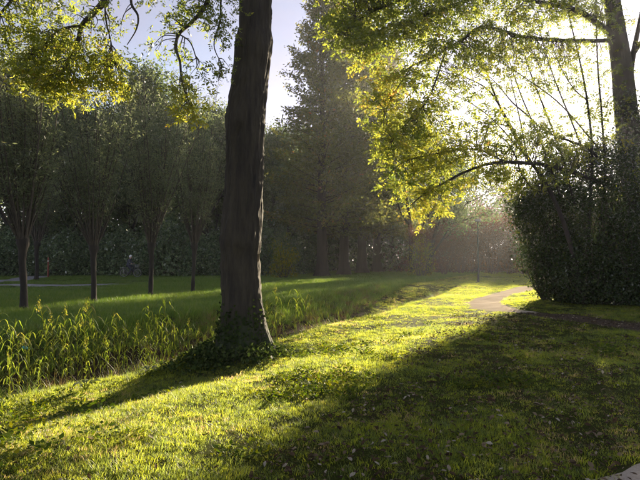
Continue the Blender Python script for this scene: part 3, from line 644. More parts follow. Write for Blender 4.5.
# ------------------------------------------------------------------ right-hand tree and dark shrubs
def right_tree():
    D0 = 18.5; root = tag(empty('park_tree', (0, 0, 0)), 'tall tree rising out of the dark evergreen shrubs beside the sandy path', 'tree')
    base = P(648, 300, D0); base[2] = -0.2
    tr = spline([base, P(641, 230, D0), P(633, 170, D0), P(626, 110, D0), P(621.5, 65, D0), P(616, 28, D0), P(611, -10, D0), P(606, -70, D0), P(604, -160, D0), P(608, -280, D0)], 8)
    rr = np.interp(np.linspace(0, 1, len(tr)), [0, 0.05, 0.3, 0.5, 1], [0.62, 0.50, 0.40, 0.33, 0.12])
    MB().tube(tr, rr, 18).build('trunk', M['bark'], root, True)
    L_ = [
        ([P(628, 85, D0), P(633, 55, D0), P(639, 25, D0), P(648, -20, D0), P(660, -90, D0)], .13),
        ([P(614, 36, 18.4), P(598, 24, 17.8), P(578, 11, 17), P(550, 4, 16.2), P(525, 0, 15.5), P(490, -8, 14.8), P(450, -10, 14)], .12),
        ([P(617, 40, 18.4), P(590, 41, 18), P(562, 40.5, 17.3), P(525, 37.5, 16.2), P(505, 32, 15.6), P(482, 27, 15), P(462, 40, 14.6), P(446, 49, 14.2), P(432, 57, 14), P(412, 66, 13.7), P(395, 80, 13.5)], .085),
        ([P(490, -8, 14.8), P(458, 4, 14.4), P(440, 10, 14), P(422, 16, 13.7), P(400, 24, 13.4), P(382, 29, 13.2), P(362, 42, 13)], .06),
        ([P(450, -10, 14), P(420, -12, 13.5), P(395, 2, 13.2), P(372, 12, 12.9), P(350, 25, 12.7), P(338, 35, 12.6)], .055),
        ([P(636, 195, 18.3), P(600, 182, 18), P(572, 172, 17.4), P(545, 165, 16.6), P(525, 163, 16), P(505, 162, 15.4), P(488, 164, 15), P(465, 172, 14.6), P(442, 184, 14.2), P(424, 194, 13.9), P(410, 206, 13.7)], .09),
        ([P(505, 162, 15.4), P(480, 150, 15), P(455, 150, 14.6), P(430, 155, 14.3), P(408, 160, 14), P(395, 168, 13.9)], .03),
        ([P(446, 49, 14.2), P(436, 80, 14), P(424, 105, 13.9), P(405, 125, 13.7), P(392, 140, 13.6)], .03),
        ([P(412, 66, 13.7), P(396, 90, 13.5), P(385, 110, 13.4)], .02),
        ([P(526, -2, 15.5), P(517, 10, 15.3), P(508, 16, 15.1)], .02),
        ([P(606, -70, D0), P(560, -110, 17.5), P(500, -120, 16), P(440, -110, 15)], .14),
        ([P(604, -150, D0), P(640, -230, 18), P(700, -260, 17.5)], .13),
        ([P(624, 70, 18.6), P(650, 30, 19), P(690, -10, 19.5)], .10),
    ]
    S = []
    for pts, r0 in L_:
        s = spline(pts, 6); S.append(s); MB().tube(s, np.linspace(r0, max(0.008, r0 * 0.16), len(s)), 8).build('branch', M['bark'], root, True)
    cl_ = [(350, 12, 20, 14, 12.8, 60, .30), (345, 32, 14, 12, 12.7, 45, .35), (375, 10, 24, 16, 13, 110, .32), (405, 8, 24, 14, 13.3, 110, .30), (440, 10, 26, 16, 13.9, 120, .32), (472, 12, 22, 14, 14.4, 90, .35), (505, 12, 22, 12, 15.1, 80, .38), (540, 10, 22, 9, 16, 60, .42), (572, 6, 16, 8, 16.8, 36, .45),
           (366, 42, 18, 15, 13, 95, .42), (392, 45, 22, 18, 13.3, 130, .35), (422, 40, 22, 16, 13.7, 110, .35), (450, 38, 18, 14, 14.2, 70, .40), (380, 72, 15, 14, 13.3, 90, .66), (404, 76, 18, 14, 13.5, 95, .45), (428, 72, 14, 10, 13.9, 45, .42),
           (393, 98, 14, 13, 13.4, 90, .70), (412, 112, 18, 14, 13.6, 110, .55), (440, 98, 14, 12, 14, 40, .45), (398, 132, 16, 12, 13.6, 110, .62), (425, 135, 20, 14, 13.9, 140, .58), (450, 128, 16, 14, 14.2, 60, .5), (470, 135, 14, 12, 14.6, 45, .5),
           (400, 156, 16, 12, 13.8, 110, .6), (424, 164, 20, 13, 14, 150, .60), (448, 160, 18, 12, 14.4, 100, .55), (470, 162, 14, 10, 14.7, 55, .55), (412, 186, 14, 13, 13.8, 100, .62), (432, 196, 13, 13, 14, 90, .62), (446, 190, 12, 10, 14.2, 60, .60), (422, 213, 12, 10, 13.8, 70, .66), (440, 216, 8, 8, 14, 30, .66), (466, 184, 12, 8, 14.6, 40, .58), (484, 172, 10, 7, 15, 26, .5),
           (490, 40, 14, 8, 15.1, 35, .42), (478, 66, 10, 9, 14.8, 26, .45), (500, 60, 10, 8, 15.4, 20, .42), (465, 85, 9, 8, 14.5, 16, .4), (372, 95, 8, 10, 13.2, 30, .74), (365, 70, 8, 8, 13, 24, .72), (512, 150, 12, 8, 15.5, 26, .45), (530, 40, 12, 6, 16.3, 20, .45), (556, 58, 10, 7, 17, 18, .5), (565, 70, 9, 6, 17.1, 14, .5), (600, 14, 14, 8, 18, 22, .5), (635, 30, 10, 20, 18.5, 30, .5), (640, 80, 10, 14, 18.5, 30, .5)]
    cl_ += [(450, -80, 50, 25, 14.5, 160, .4), (540, -80, 50, 25, 16.5, 160, .4), (610, -120, 60, 40, 18, 200, .4), (690, -120, 50, 60, 18.5, 200, .4), (620, -250, 70, 50, 18.5, 220, .4), (390, -40, 30, 15, 13.2, 80, .4)]
    rq = np.random.default_rng(92); k = 0
    while k < 290:                                     # thinner sprays between the main clumps
        x, y = rq.uniform(332, 625), rq.uniform(-25, 190)
        w = 0
        if y < 58: w = 1.0 if x < 520 else 0.6
        elif x < 470: w = 0.45 if x > 372 else 0
        elif x < 540: w = 0.8
        else: w = 0.9 if y > 92 else 0.2
        if y > 150 and x > 500: w = 0.35
        if x > 600 and y > 60: w = 0.5
        if rq.random() > w: continue
        d = np.interp(x, [332, 400, 450, 520, 610], [12.8, 13.5, 14.4, 16.2, 18.2]) + rq.normal() * 0.5
        cl_.append((x, y, rq.uniform(9, 18), rq.uniform(5, 9), d, int(rq.uniform(16, 40)), float(np.clip(0.40 + rq.normal() * 0.1, 0, 0.75)))); k += 1
    foliage_on(root, cl_, np.concatenate(S), np.random.default_rng(91), 0.26, 0.06, 0.98)
right_tree()

def leaning_tree():
    root = tag(empty('leaning_tree', (0, 0, 0)), 'slender many-stemmed tree leaning out of the dark shrubs towards the sandy path', 'tree')
    b = P(585, 290, 17.6); b[2] = -0.1; d = 17.2
    st = [([b, P(566, 230, d), P(545, 182, d), P(527, 157, d), P(510, 127, 17), P(497, 100, 17), P(484, 66, 16.8), P(472, 34, 16.6)], .085),
          ([P(531, 162, d), P(517, 137, d), P(499, 105, 17), P(486, 88, 16.8), P(460, 75, 16.5), P(445, 68, 16.3)], .045),
          ([P(545, 182, d), P(537, 192, d), P(522, 175, 17), P(517, 160, 17), P(507, 142, 17), P(492, 132, 16.8), P(476, 128, 16.6)], .045),
          ([P(600, 160, 17.8), P(585, 147, 17.6), P(547, 132, 17.3), P(527, 115, 17.1), P(512, 102, 17), P(497, 84, 16.8), P(484, 72, 16.6)], .05),
          ([b, P(590, 200, 17.8), P(592, 150, 17.9), P(587, 100, 18), P(580, 62, 18), P(570, 20, 18), P(560, -20, 18)], .06),
          ([b, P(604, 190, 18), P(602, 120, 18.1), P(598, 70, 18.2), P(596, 20, 18.2), P(594, -30, 18.2)], .055),
          ([P(587, 100, 18), P(575, 90, 18), P(562, 70, 18), P(552, 45, 18), P(546, 20, 18)], .03),
          ([P(527, 157, d), P(520, 120, 17), P(512, 85, 17), P(505, 55, 17)], .03),
          ([P(575, 205, 17.7), P(560, 150, 17.6), P(541, 100, 17.5), P(526, 60, 17.4), P(516, 20, 17.3), P(508, -15, 17.2)], .04),
          ([P(560, 195, 17.6), P(541, 142, 17.3), P(521, 95, 17), P(506, 50, 16.8), P(496, 10, 16.6)], .038),
          ([P(592, 172, 17.9), P(571, 120, 17.8), P(553, 75, 17.7), P(541, 35, 17.6), P(531, -5, 17.5)], .036),
          ([P(545, 182, d), P(520, 150, 17), P(491, 118, 16.7), P(463, 99, 16.4), P(440, 92, 16.1)], .032),
          ([P(602, 152, 18), P(562, 106, 17.8), P(531, 82, 17.5), P(500, 62, 17.2), P(475, 52, 17)], .03),
          ([P(510, 127, 17), P(490, 122, 16.8), P(470, 126, 16.6), P(455, 132, 16.4)], .025)]
    S = []
    for pts, r0 in st:
        s = spline(pts, 6); S.append(s); MB().tube(s, np.linspace(r0, max(0.007, r0 * 0.2), len(s)), 7).build('stem', M['bark'], root, True)
    cl_ = [(500, 96, 14, 9, 16.9, 22, .42), (486, 110, 14, 9, 16.8, 26, .42), (520, 128, 14, 9, 17, 26, .4), (540, 140, 14, 10, 17.2, 40, .35), (560, 120, 12, 8, 17.4, 20, .4), (545, 118, 10, 7, 17.2, 14, .4), (570, 150, 16, 10, 17.6, 60, .3), (590, 130, 10, 14, 17.9, 30, .35), (604, 120, 10, 18, 18, 40, .35), (582, 82, 10, 12, 18, 16, .5), (572, 58, 8, 10, 18, 10, .5), (600, 85, 8, 14, 18.1, 18, .5), (596, 45, 7, 12, 18.2, 12, .5), (530, 150, 14, 9, 17.1, 40, .38), (512, 144, 10, 7, 17, 16, .4), (476, 96, 10, 7, 16.6, 12, .42), (548, 155, 12, 9, 17.2, 50, .35), (480, 140, 10, 8, 16.7, 18, .45), (555, 92, 8, 6, 17.6, 8, .45), (508, 172, 11, 9, 17.3, 60, .4), (518, 181, 11, 9, 17.5, 70, .4), (498, 164, 11, 8, 17.0, 45, .42), (513, 158, 12, 8, 17.2, 45, .4), (510, 188, 8, 8, 17.6, 50, .4)]
    foliage_on(root, cl_, np.concatenate(S), np.random.default_rng(95), 0.25, 0.05, 1.5)
leaning_tree()

def evergreen(name, label, blobs, seed, n, leaf=0.095):
    """blobs: pixel centre, radii in px, depth"""
    r = np.random.default_rng(seed); root = tag(empty(name, (0, 0, 0)), label, 'shrub'); lv, st = MB(), MB()
    tot = sum(b[2] * b[3] for b in blobs)
    for (px, py, rx, ry, d) in blobs:
        c = P(px, py, d); e = np.array((rx / FPX * d, rx / FPX * d * 0.75, ry / FPX * d)); k = max(6, int(n * rx * ry / tot / 36))
        U = rdir(r, k) * (r.uniform(0.35, 1.0, (k, 1)) ** 0.5); U *= (0.80 + 0.55 * vnoise(U[:, 0] * 2.2 + px, U[:, 2] * 2.6 + py, 1.0, 31)[:, None]); C = c + U * e
        C[:, 2] = np.maximum(C[:, 2], 0.15)
        q = cloud(r, C, 0.21, 36, leaf, 0.55, 0.25); q[..., 2] = np.maximum(q[..., 2], 0.03)
        lv.leaves(q, np.clip(np.repeat(r.normal(size=k) * 0.14 + 0.40, 36) + r.normal(size=len(q)) * 0.18, 0, 1))
        bs = np.array((c[0] + r.normal() * 0.2, c[1] + 0.2, -0.1))
        for t in (C[::5] if rx > 17 else C[:0]): st.tube(spline([bs, (bs + t) / 2 + r.normal(size=3) * 0.15, t], 3), np.linspace(0.04, 0.006, 7), 4)
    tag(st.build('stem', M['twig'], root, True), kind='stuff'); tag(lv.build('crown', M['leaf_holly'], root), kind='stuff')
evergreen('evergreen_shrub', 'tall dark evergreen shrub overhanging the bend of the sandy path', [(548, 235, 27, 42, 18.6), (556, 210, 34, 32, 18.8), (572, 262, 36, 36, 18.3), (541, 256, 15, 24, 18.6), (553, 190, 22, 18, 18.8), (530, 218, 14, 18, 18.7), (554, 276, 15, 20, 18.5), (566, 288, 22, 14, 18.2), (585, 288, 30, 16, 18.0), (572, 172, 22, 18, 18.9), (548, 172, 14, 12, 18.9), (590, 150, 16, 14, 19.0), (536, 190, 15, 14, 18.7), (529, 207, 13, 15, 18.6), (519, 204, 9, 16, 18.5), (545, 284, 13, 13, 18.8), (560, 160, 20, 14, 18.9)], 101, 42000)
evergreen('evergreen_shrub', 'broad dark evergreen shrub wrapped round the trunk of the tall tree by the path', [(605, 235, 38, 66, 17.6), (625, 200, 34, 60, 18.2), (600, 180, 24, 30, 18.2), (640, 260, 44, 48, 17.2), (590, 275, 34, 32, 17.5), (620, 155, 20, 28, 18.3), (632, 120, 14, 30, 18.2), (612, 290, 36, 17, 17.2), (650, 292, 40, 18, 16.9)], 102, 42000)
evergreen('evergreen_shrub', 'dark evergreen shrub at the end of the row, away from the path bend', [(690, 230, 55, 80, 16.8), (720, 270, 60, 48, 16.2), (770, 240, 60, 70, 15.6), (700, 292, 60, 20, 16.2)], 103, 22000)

# ------------------------------------------------------------------ grass and small plants (scattered, too many to count)
def scatter(name, src, pts, rot, scl, idx, label, cat):
    me = bpy.data.meshes.new(name); me.vertices.add(len(pts)); me.vertices.foreach_set('co', np.ascontiguousarray(pts, np.float32).ravel())
    for nm, t, dat in (('rot', 'FLOAT_VECTOR', rot), ('scl', 'FLOAT_VECTOR', scl)):
        a = me.attributes.new(nm, t, 'POINT'); a.data.foreach_set('vector', np.ascontiguousarray(dat, np.float32).ravel())
    a = me.attributes.new('idx', 'INT', 'POINT'); a.data.foreach_set('value', np.ascontiguousarray(idx, np.int32))
    o = bpy.data.objects.new(name, me); col.objects.link(o)
    ng = bpy.data.node_groups.new(name, 'GeometryNodeTree')
    ng.interface.new_socket('Geometry', in_out='INPUT', socket_type='NodeSocketGeometry'); ng.interface.new_socket('Geometry', in_out='OUTPUT', socket_type='NodeSocketGeometry')
    l = ng.links.new; gi = ng.nodes.new('NodeGroupInput'); go = ng.nodes.new('NodeGroupOutput'); ip = ng.nodes.new('GeometryNodeInstanceOnPoints')
    ge = ng.nodes.new('GeometryNodeGeometryToInstance')
    for s in reversed(src):
        oi = ng.nodes.new('GeometryNodeObjectInfo'); oi.inputs['Object'].default_value = s; oi.inputs['As Instance'].default_value = True; l(oi.outputs['Geometry'], ge.inputs[0])
    ip.inputs['Pick Instance'].default_value = True
    def na(nm, t):
        n = ng.nodes.new('GeometryNodeInputNamedAttribute'); n.data_type = t; n.inputs['Name'].default_value = nm; return n.outputs[0]
    l(gi.outputs[0], ip.inputs['Points']); l(ge.outputs[0], ip.inputs['Instance'])
    l(na('rot', 'FLOAT_VECTOR'), ip.inputs['Rotation']); l(na('scl', 'FLOAT_VECTOR'), ip.inputs['Scale']); l(na('idx', 'INT'), ip.inputs['Instance Index'])
    l(ip.outputs[0], go.inputs[0])
    md = o.modifiers.new('scatter', 'NODES'); md.node_group = ng
    return tag(o, label, cat, kind='stuff')

def src_obj(name, me, mat):
    me.materials.append(mat); return bpy.data.objects.new(name, me)      # mesh source only, not placed in the scene
def tuft(seed, n, h, rad, w, bend=0.5, mat='grass', seg=3):
    r = np.random.default_rng(seed); V, Q = [], []
    for i in range(n):
        a = r.uniform(0, 6.28); q = rad * math.sqrt(r.random()); b = np.array((q * math.cos(a), q * math.sin(a), -0.01))
        a2 = a + r.normal() * 0.9; d = np.array((math.cos(a2), math.sin(a2), 0)); hh = h * r.uniform(0.45, 1.15); be = bend * r.uniform(0.2, 1.3) * hh
        sd = np.array((-math.sin(a2 + r.normal() * 0.5), math.cos(a2), 0)); k0 = len(V)
        for k in range(seg + 1):
            t = k / seg; c = b + d * be * t * t + np.array((0, 0, hh * (t - 0.22 * bend * t * t))); ww = w * (1 - t ** 1.6) * 0.5 + 0.0004
            V += [c - sd * ww, c + sd * ww]
        for k in range(seg): Q.append((k0 + 2 * k, k0 + 2 * k + 1, k0 + 2 * k + 3, k0 + 2 * k + 2))
    return src_obj('tuft', mesh_np('tuft', np.array(V), np.array(Q)), M[mat])
def herb(seed, n, h, rad, leaf, mat='weed'):
    r = np.random.default_rng(seed); a = r.uniform(0, 6.28, n); q = rad * np.sqrt(r.random(n))
    Pt = np.stack([q * np.cos(a), q * np.sin(a), r.uniform(0.1, 1, n) * h * (1.1 - q / rad * 0.6)], 1)
    A = np.stack([np.cos(a), np.sin(a), r.normal(size=n) * 0.3], 1) + r.normal(size=(n, 3)) * 0.4; Nn = rdir(r, n) * 0.5; Nn[:, 2] += 1
    L_ = leaf * r.uniform(0.6, 1.3, n); q4 = leafq(Pt, A, Nn, L_, L_ * 0.6)
    return src_obj('herb', mesh_np('herb', q4.reshape(-1, 3), np.arange(4 * n).reshape(n, 4)), M[mat])
def one_leaf(seed, L_):
    r = np.random.default_rng(seed); c = r.uniform(0.15, 0.5)
    V = np.array([(-.5, 0, 0.05), (-.2, -.22, c * .4), (.15, -.24, c * .5), (.5, 0, c * .25), (.15, .24, c * .6), (-.2, .22, c * .3), (-.1, 0, 0.0), (.2, 0, 0.02)]) * L_
    Q = np.array([(0, 1, 6, 5), (1, 2, 7, 6), (6, 7, 4, 5), (2, 3, 4, 7)]); return src_obj('fallen_leaf', mesh_np('fallen_leaf', V, Q), M['litter'])

def wedge(r, n, r0, r1, power, amax=50):
    """points in the view wedge, radial density falling with distance"""
    u = r.random(n); p = 1 + power; q = (r0 ** p + u * (r1 ** p - r0 ** p)) ** (1 / p); a = R(amax) * r.uniform(-1, 1, n)
    return q * np.sin(a), q * np.cos(a), q
def finish(r, x, y, dz=0.0, tilt=0.12):
    n = len(x); pts = np.stack([x, y, ground(x, y) + dz], 1)
    rot = np.stack([r.normal(size=n) * tilt, r.normal(size=n) * tilt, r.uniform(0, 6.28, n)], 1); return pts, rot

def lawn():
    r = np.random.default_rng(111)
    src = [tuft(s, 42, 0.043, 0.100, 0.0036, 0.9) for s in (1, 2, 3, 4)] + [tuft(5, 24, 0.072, 0.06, 0.0036, 0.9)]
    x, y, q = wedge(r, 190000, 1.4, 62, 0.05)
    s = ditch_s(x, y); near = (s < 0.5) | ((y > 23.5) & (s < 3.2))
    keep = near & ~on_path(x, y, 0.0) & (np.hypot(x - TREE[0], y - TREE[1]) > 0.55)
    bare = vnoise(x, y, 0.55, 8) * 0.6 + vnoise(x, y, 1.9, 9) * 0.4
    worn = np.where((x > -0.6 + 0.42 * (y - 3.6)) & (q < 18), 0.53, 0.32)
    keep &= (bare > worn) | (r.random(len(x)) < 0.30)
    under = np.hypot(x - 10.3, (y - 18.3) * 1.3) < 1.7; keep &= ~under
    x, y, q, s = x[keep], y[keep], q[keep], s[keep]; bare = bare[keep]
    pts, rot = finish(r, x, y)
    g = 1 + 0.022 * np.maximum(q - 4, 0); hgt = (0.45 + 0.75 * bare + 0.55 * vnoise(x, y, 3.6, 21) ** 2) * r.uniform(0.7, 1.25, len(x)) * (1 + 0.6 * sstep(-1.2, 0.3, s) * fade(y))
    scl = np.stack([g, g, hgt * (0.75 + 0.25 * g)], 1); idx = np.where((r.random(len(x)) < 0.12), 4, r.integers(0, 4, len(x)))
    scatter('lawn_grass', src, pts, rot, scl, idx, 'short sunlit lawn grass between the ditch and the sandy path', 'grass')
lawn()
def meadow():
    r = np.random.default_rng(112); src = [tuft(s, 24, 0.20, 0.13, 0.009, 0.55, 'meadow') for s in (11, 12, 13)]
    x, y, q = wedge(r, 170000, 8, 64, 0.25, 46); s = ditch_s(x, y)
    k = (((s > 3.1) & (y <= 27)) | ((y > 27) & (s >= 3))) & ~on_path(x, y, 0.05); x, y, q, s = x[k], y[k], q[k], s[k]
    pts, rot = finish(r, x, y); g = 1 + 0.02 * np.maximum(q - 12, 0)
    h = np.where(y > 36, 0.38, 1.0) * r.uniform(0.7, 1.25, len(x)); h = np.where((x < -11) & (y > 24.5), 0.2, h)
    scatter('meadow_grass', src, pts, rot, np.stack([g, g, h], 1), r.integers(0, 3, len(x)), 'long shaded meadow grass beyond the ditch under the pollard willows', 'grass')
meadow()
def weeds():
    r = np.random.default_rng(113); src = [herb(21, 26, 0.07, 0.10, 0.045), herb(22, 30, 0.10, 0.12, 0.05), herb(23, 24, 0.05, 0.09, 0.035)]
    x, y, q = wedge(r, 26000, 1.5, 16, 0.2); s = ditch_s(x, y)
    n1 = vnoise(x, y, 0.8, 14) * 0.6 + vnoise(x, y, 2.3, 15) * 0.4
    left = x < -0.6 + 0.42 * (y - 3.6)
    k = (s < 0.8) & (n1 > np.where(left, 0.54, 0.68)) & (r.random(len(x)) < 0.45) & (np.hypot(x - TREE[0], y - TREE[1]) > 0.6) & ~on_path(x, y, 0)
    x, y = x[k], y[k]; pts, rot = finish(r, x, y); sc = r.uniform(0.6, 1.35, len(x))
    scatter('clover_and_weed', src, pts, rot, np.stack([sc, sc, sc], 1), r.integers(0, 3, len(x)), 'low leafy weeds growing in the grass near the thick tree', 'weeds')
weeds()
def litter():
    r = np.random.default_rng(114); src = [one_leaf(31, 0.052), one_leaf(32, 0.042), one_leaf(33, 0.062)]
    x, y, q = wedge(r, 26000, 1.6, 16, 0.5, 46)
    n1 = vnoise(x, y, 0.7, 8) * 0.6 + vnoise(x, y, 1.9, 9) * 0.4; shade = x > -0.6 + 0.42 * (y - 3.6)
    k = (ditch_s(x, y) < 0) & ((shade & (n1 < 0.56)) | (r.random(len(x)) < 0.05)); x, y = x[k], y[k]
    pts, rot = finish(r, x, y, 0.03, 0.35); sc = r.uniform(0.55, 1.25, len(x))
    scatter('fallen_leaves', src, pts, rot, np.stack([sc, sc, sc], 1), r.integers(0, 3, len(x)), 'dry brown and pale fallen leaves strewn over the shaded lawn', 'fallen leaves')
litter()
def bank():
    r = np.random.default_rng(115); src = [tuft(s, 20, 0.48, 0.12, 0.009, 0.7, 'dry', 4) for s in (41, 42)] + [tuft(43, 18, 0.42, 0.10, 0.012, 0.6, 'meadow', 4)]
    n = 4600; y = r.uniform(1, 28, n); s = r.choice([0, 1], n, p=[.6, .4]) * 2.6 + r.uniform(0.15, 1.3, n); x = np.interp(y, EY, EX) - s / 0.89
    k = vnoise(x, y, 1.2, 18) > 0.36; x, y = x[k], y[k]; pts, rot = finish(r, x, y); sc = r.uniform(0.55, 1.15, len(x))
    sc2 = sc * np.interp(y, [0, 12, 28], [1.0, 0.85, 0.6])
    scatter('bank_grass', src, pts, rot, np.stack([sc, sc, sc2], 1), r.choice([0, 1, 2], len(x), p=[.22, .18, .60]), 'tangled dry grass and stems on the banks of the ditch', 'grass')
bank()

# ------------------------------------------------------------------ reeds, each plant a thing
def reed_plant(seed, h):
    r = np.random.default_rng(seed); st, lv, pl = MB(), [], MB(); a = r.uniform(0, 6.28); ln = r.uniform(0.02, 0.14)
    pts = np.array([(ln * t * t * h * math.cos(a), ln * t * t * h * math.sin(a), h * t) for t in np.linspace(-0.03, 1, 9)])
    st.tube(pts, np.linspace(0.007, 0.003, 9), 5, 0.6)
    n = r.integers(19, 25)
    for i in range(n):
        t = 0.22 + 0.74 * (i + r.random() * 0.5) / n; b = pts[0] + (pts[-1] - pts[0]) * t; b = np.array((np.interp(t, np.linspace(0, 1, 9), pts[:, 0]), np.interp(t, np.linspace(0, 1, 9), pts[:, 1]), h * t))
        a2 = i * 2.6 + r.normal() * 0.5; d = np.array((math.cos(a2), math.sin(a2), 0)); L_ = r.uniform(0.36, 0.62) * (0.75 + 0.35 * t); w = r.uniform(0.017, 0.034); sd = np.array((-d[1], d[0], 0.15)); V = []
        for k in range(8):
            u = k / 7; c = b + d * L_ * (0.52 * u - 0.04 * u * u) + np.array((0, 0, L_ * (0.80 * u - 1.05 * u * u * r.uniform(0.85, 1.05)))); ww = w * math.sin(math.pi * min(1, 0.18 + 0.82 * u) ** 0.9) * 0.5 + 0.0006
            V += [c - sd * ww, c + sd * ww]
        Q = [(2 * k, 2 * k + 1, 2 * k + 3, 2 * k + 2) for k in range(7)]; lv.append((np.array(V), np.array(Q), float(np.clip(r.normal() * 0.18 + 0.24, 0, 1))))
    m = 70; t = r.random(m); base = pts[-1] + np.stack([r.normal(size=m) * 0.018, r.normal(size=m) * 0.018, -0.14 + 0.26 * t], 1); A = rdir(r, m) * 0.6; A[:, 2] += 0.4
    L2 = r.uniform(0.02, 0.055, m) * (1.15 - t); pl.leaves(leafq(base, A, rdir(r, m), L2, L2 * 0.3), np.full(m, 0.70) + r.normal(size=m) * 0.08)
    return st.mesh('stalk', True), [mesh_np('leaf', V, Q, np.full(len(V), c)) for V, Q, c in lv], pl.mesh('plume')
RKIND = [reed_plant(200 + i, h) for i, h in enumerate((1.45, 1.3, 1.55, 1.15, 1.4))]
rr_ = random.Random(77)
def reed(px, d, s_, sc, label, group):
    y = d; x = float(np.interp(y, EY, EX)) - s_ / 0.89 if px is None else (px - 320) / FPX * d
    st, lv, pl = RKIND[rr_.randrange(5)]; o = tag(empty('reed', (x, y, gz(x, y) - 0.02), rr_.uniform(0, 6.28), sc * (1.18 if d < 12.5 else 1.55)), label, 'reed', group)
    link('stalk', st, M['reed'], o); 
    for me in lv: link('leaf', me, M['reed'], o)
    if rr_.random() < 0.4: tag(link('plume', pl, M['reed'], o), kind='stuff')
ga = 'reeds standing in the ditch beside the pollard willows'
for px, d, sc in ((4, 8.2, .95), (12, 7.4, .7), (22, 7.6, .62), (34, 8.6, .75), (46, 9.2, .98), (52, 9.6, 1.05), (58, 9.0, .85), (64, 9.5, .9), (40, 7.0, .45), (14, 6.6, .5), (74, 10.0, .8), (80, 9.8, .98), (84, 10.3, 1.04), (92, 9.6, .86), (97, 10.2, 1.0), (103, 9.8, .9), (108, 9.9, .8), (116, 10.4, .9), (121, 10.2, 1.0), (126, 10.4, .85), (133, 10.0, .72), (140, 10.6, .7), (150, 10.8, .86), (157, 11, .95), (163, 10.6, .8), (170, 11.2, 1.0), (176, 10.9, .78), (184, 11.2, .75), (191, 11.3, .66), (198, 11.6, .7), (205, 11.6, .62), (212, 11.8, .66), (88, 8.8, .6), (112, 9.0, .55), (69, 8.4, .55), (146, 9.8, .55), (30, 9.6, .9), (-14, 8.2, 1), (-40, 7.8, .9), (-70, 7.4, 1)):
    reed(px, d, 0, sc, 'yellow-green reed with drooping leaves in the ditch before the pollard willows', ga)
gb = 'reeds in the ditch past the thick tree'
for px, d, sc in ((270, 13.4, .6), (277, 13.8, .78), (284, 14.2, .6), (294, 14.0, .85), (300, 14.4, .6), (314, 15.2, .55), (322, 15.8, .6), (330, 16.2, .5), (338, 16.6, .5), (266, 12.9, .5), (306, 15.5, .7)):
    reed(px, d, 0, sc, 'short golden reed in the ditch between the thick tree and the tall conifers', gb)

# large-leaved plant and a scrap of litter by the reeds
def dock(px, d, label):
    r = np.random.default_rng(int(px)); x = (px - 320) / FPX * d; o = tag(empty('broad_leaved_plant', (x, d, gz(x, d))), label, 'plant')
    for i in range(9):
        a = i * 2.4; dr = np.array((math.cos(a), math.sin(a), 0)); L_ = r.uniform(0.10, 0.20); w = L_ * 0.5; sd = np.array((-dr[1], dr[0], 0)); V = []
        for k in range(7):
            u = k / 6; c = dr * (0.05 + L_ * 0.9 * u) + np.array((0, 0, 0.10 + L_ * (0.75 * u - 0.7 * u * u))); ww = w * math.sin(math.pi * (0.06 + 0.92 * u)) * 0.5 + 0.002
            V += [c - sd * ww + (0, 0, 0.02), c, c + sd * ww + (0, 0, 0.02)]
        Q = [(3 * k + j, 3 * k + j + 1, 3 * k + j + 4, 3 * k + j + 3) for k in range(6) for j in (0, 1)]
        mb = MB().add(V, Q, r.random() * 0.4 + 0.2); mb.tube([(0, 0, -0.03), dr * 0.03 + (0, 0, 0.06), dr * 0.06 + (0, 0, 0.105)], 0.006, 5, 0.4); mb.build('leaf', M['leaf_ash'], o, True)
dock(88, 7.6, 'low plant with broad yellow-green leaves at the edge of the reeds')
dock(150, 8.4, 'small broad-leaved plant on the ditch bank close to the ivy')
def bottle():
    x, d = (28 - 320) / FPX * 10.5, 10.5; z = gz(x, d) + 0.12
    o = tag(empty('plastic_bottle', (x, d, z), 0.4), 'small crushed turquoise plastic bottle lying among the reeds', 'bottle'); o.rotation_euler = (0.15, 0.25, 0.4)
    m = plain('turquoise_plastic', (0.08, 0.45, 0.42), 0.3)
    t = np.array([0, 0.004, 0.03, 0.07, 0.10, 0.13, 0.15, 0.165]); ra = np.array([0.004, 0.028, 0.031, 0.026, 0.031, 0.028, 0.013, 0.012])
    MB().tube(np.stack([t - 0.08, t * 0, t * 0], 1), ra, 14).build('body', m, o, True)
    MB().tube([(0.083, 0, 0), (0.086, 0, 0), (0.098, 0, 0), (0.1, 0, 0)], [0.002, 0.0145, 0.0145, 0.002], 12).build('cap', plain('white_cap', (0.6, 0.65, 0.65)), o, True)
bottle()

# ------------------------------------------------------------------ red post by the far path
x, d = (48.5 - 320) / FPX * 42, 42.0
rp0 = tag(empty('marker_post', (x, d, gz(x, d))), 'slim red post beside the path on the far lawn', 'post')
MB().tube([(0, 0, -0.1), (0, 0, 0), (0, 0, 1.62), (0, 0, 1.66), (0, 0, 1.67)], [0.055, 0.055, 0.055, 0.04, 0.004], 12).build('shaft', plain('red_paint', (0.20, 0.036, 0.022), 0.6), rp0, True)
MB().tube([(0, 0, 1.30), (0, 0, 1.301), (0, 0, 1.42), (0, 0, 1.421)], [0.05, 0.058, 0.058, 0.05], 12).build('band', plain('pale_band', (0.55, 0.5, 0.45)), rp0, True)

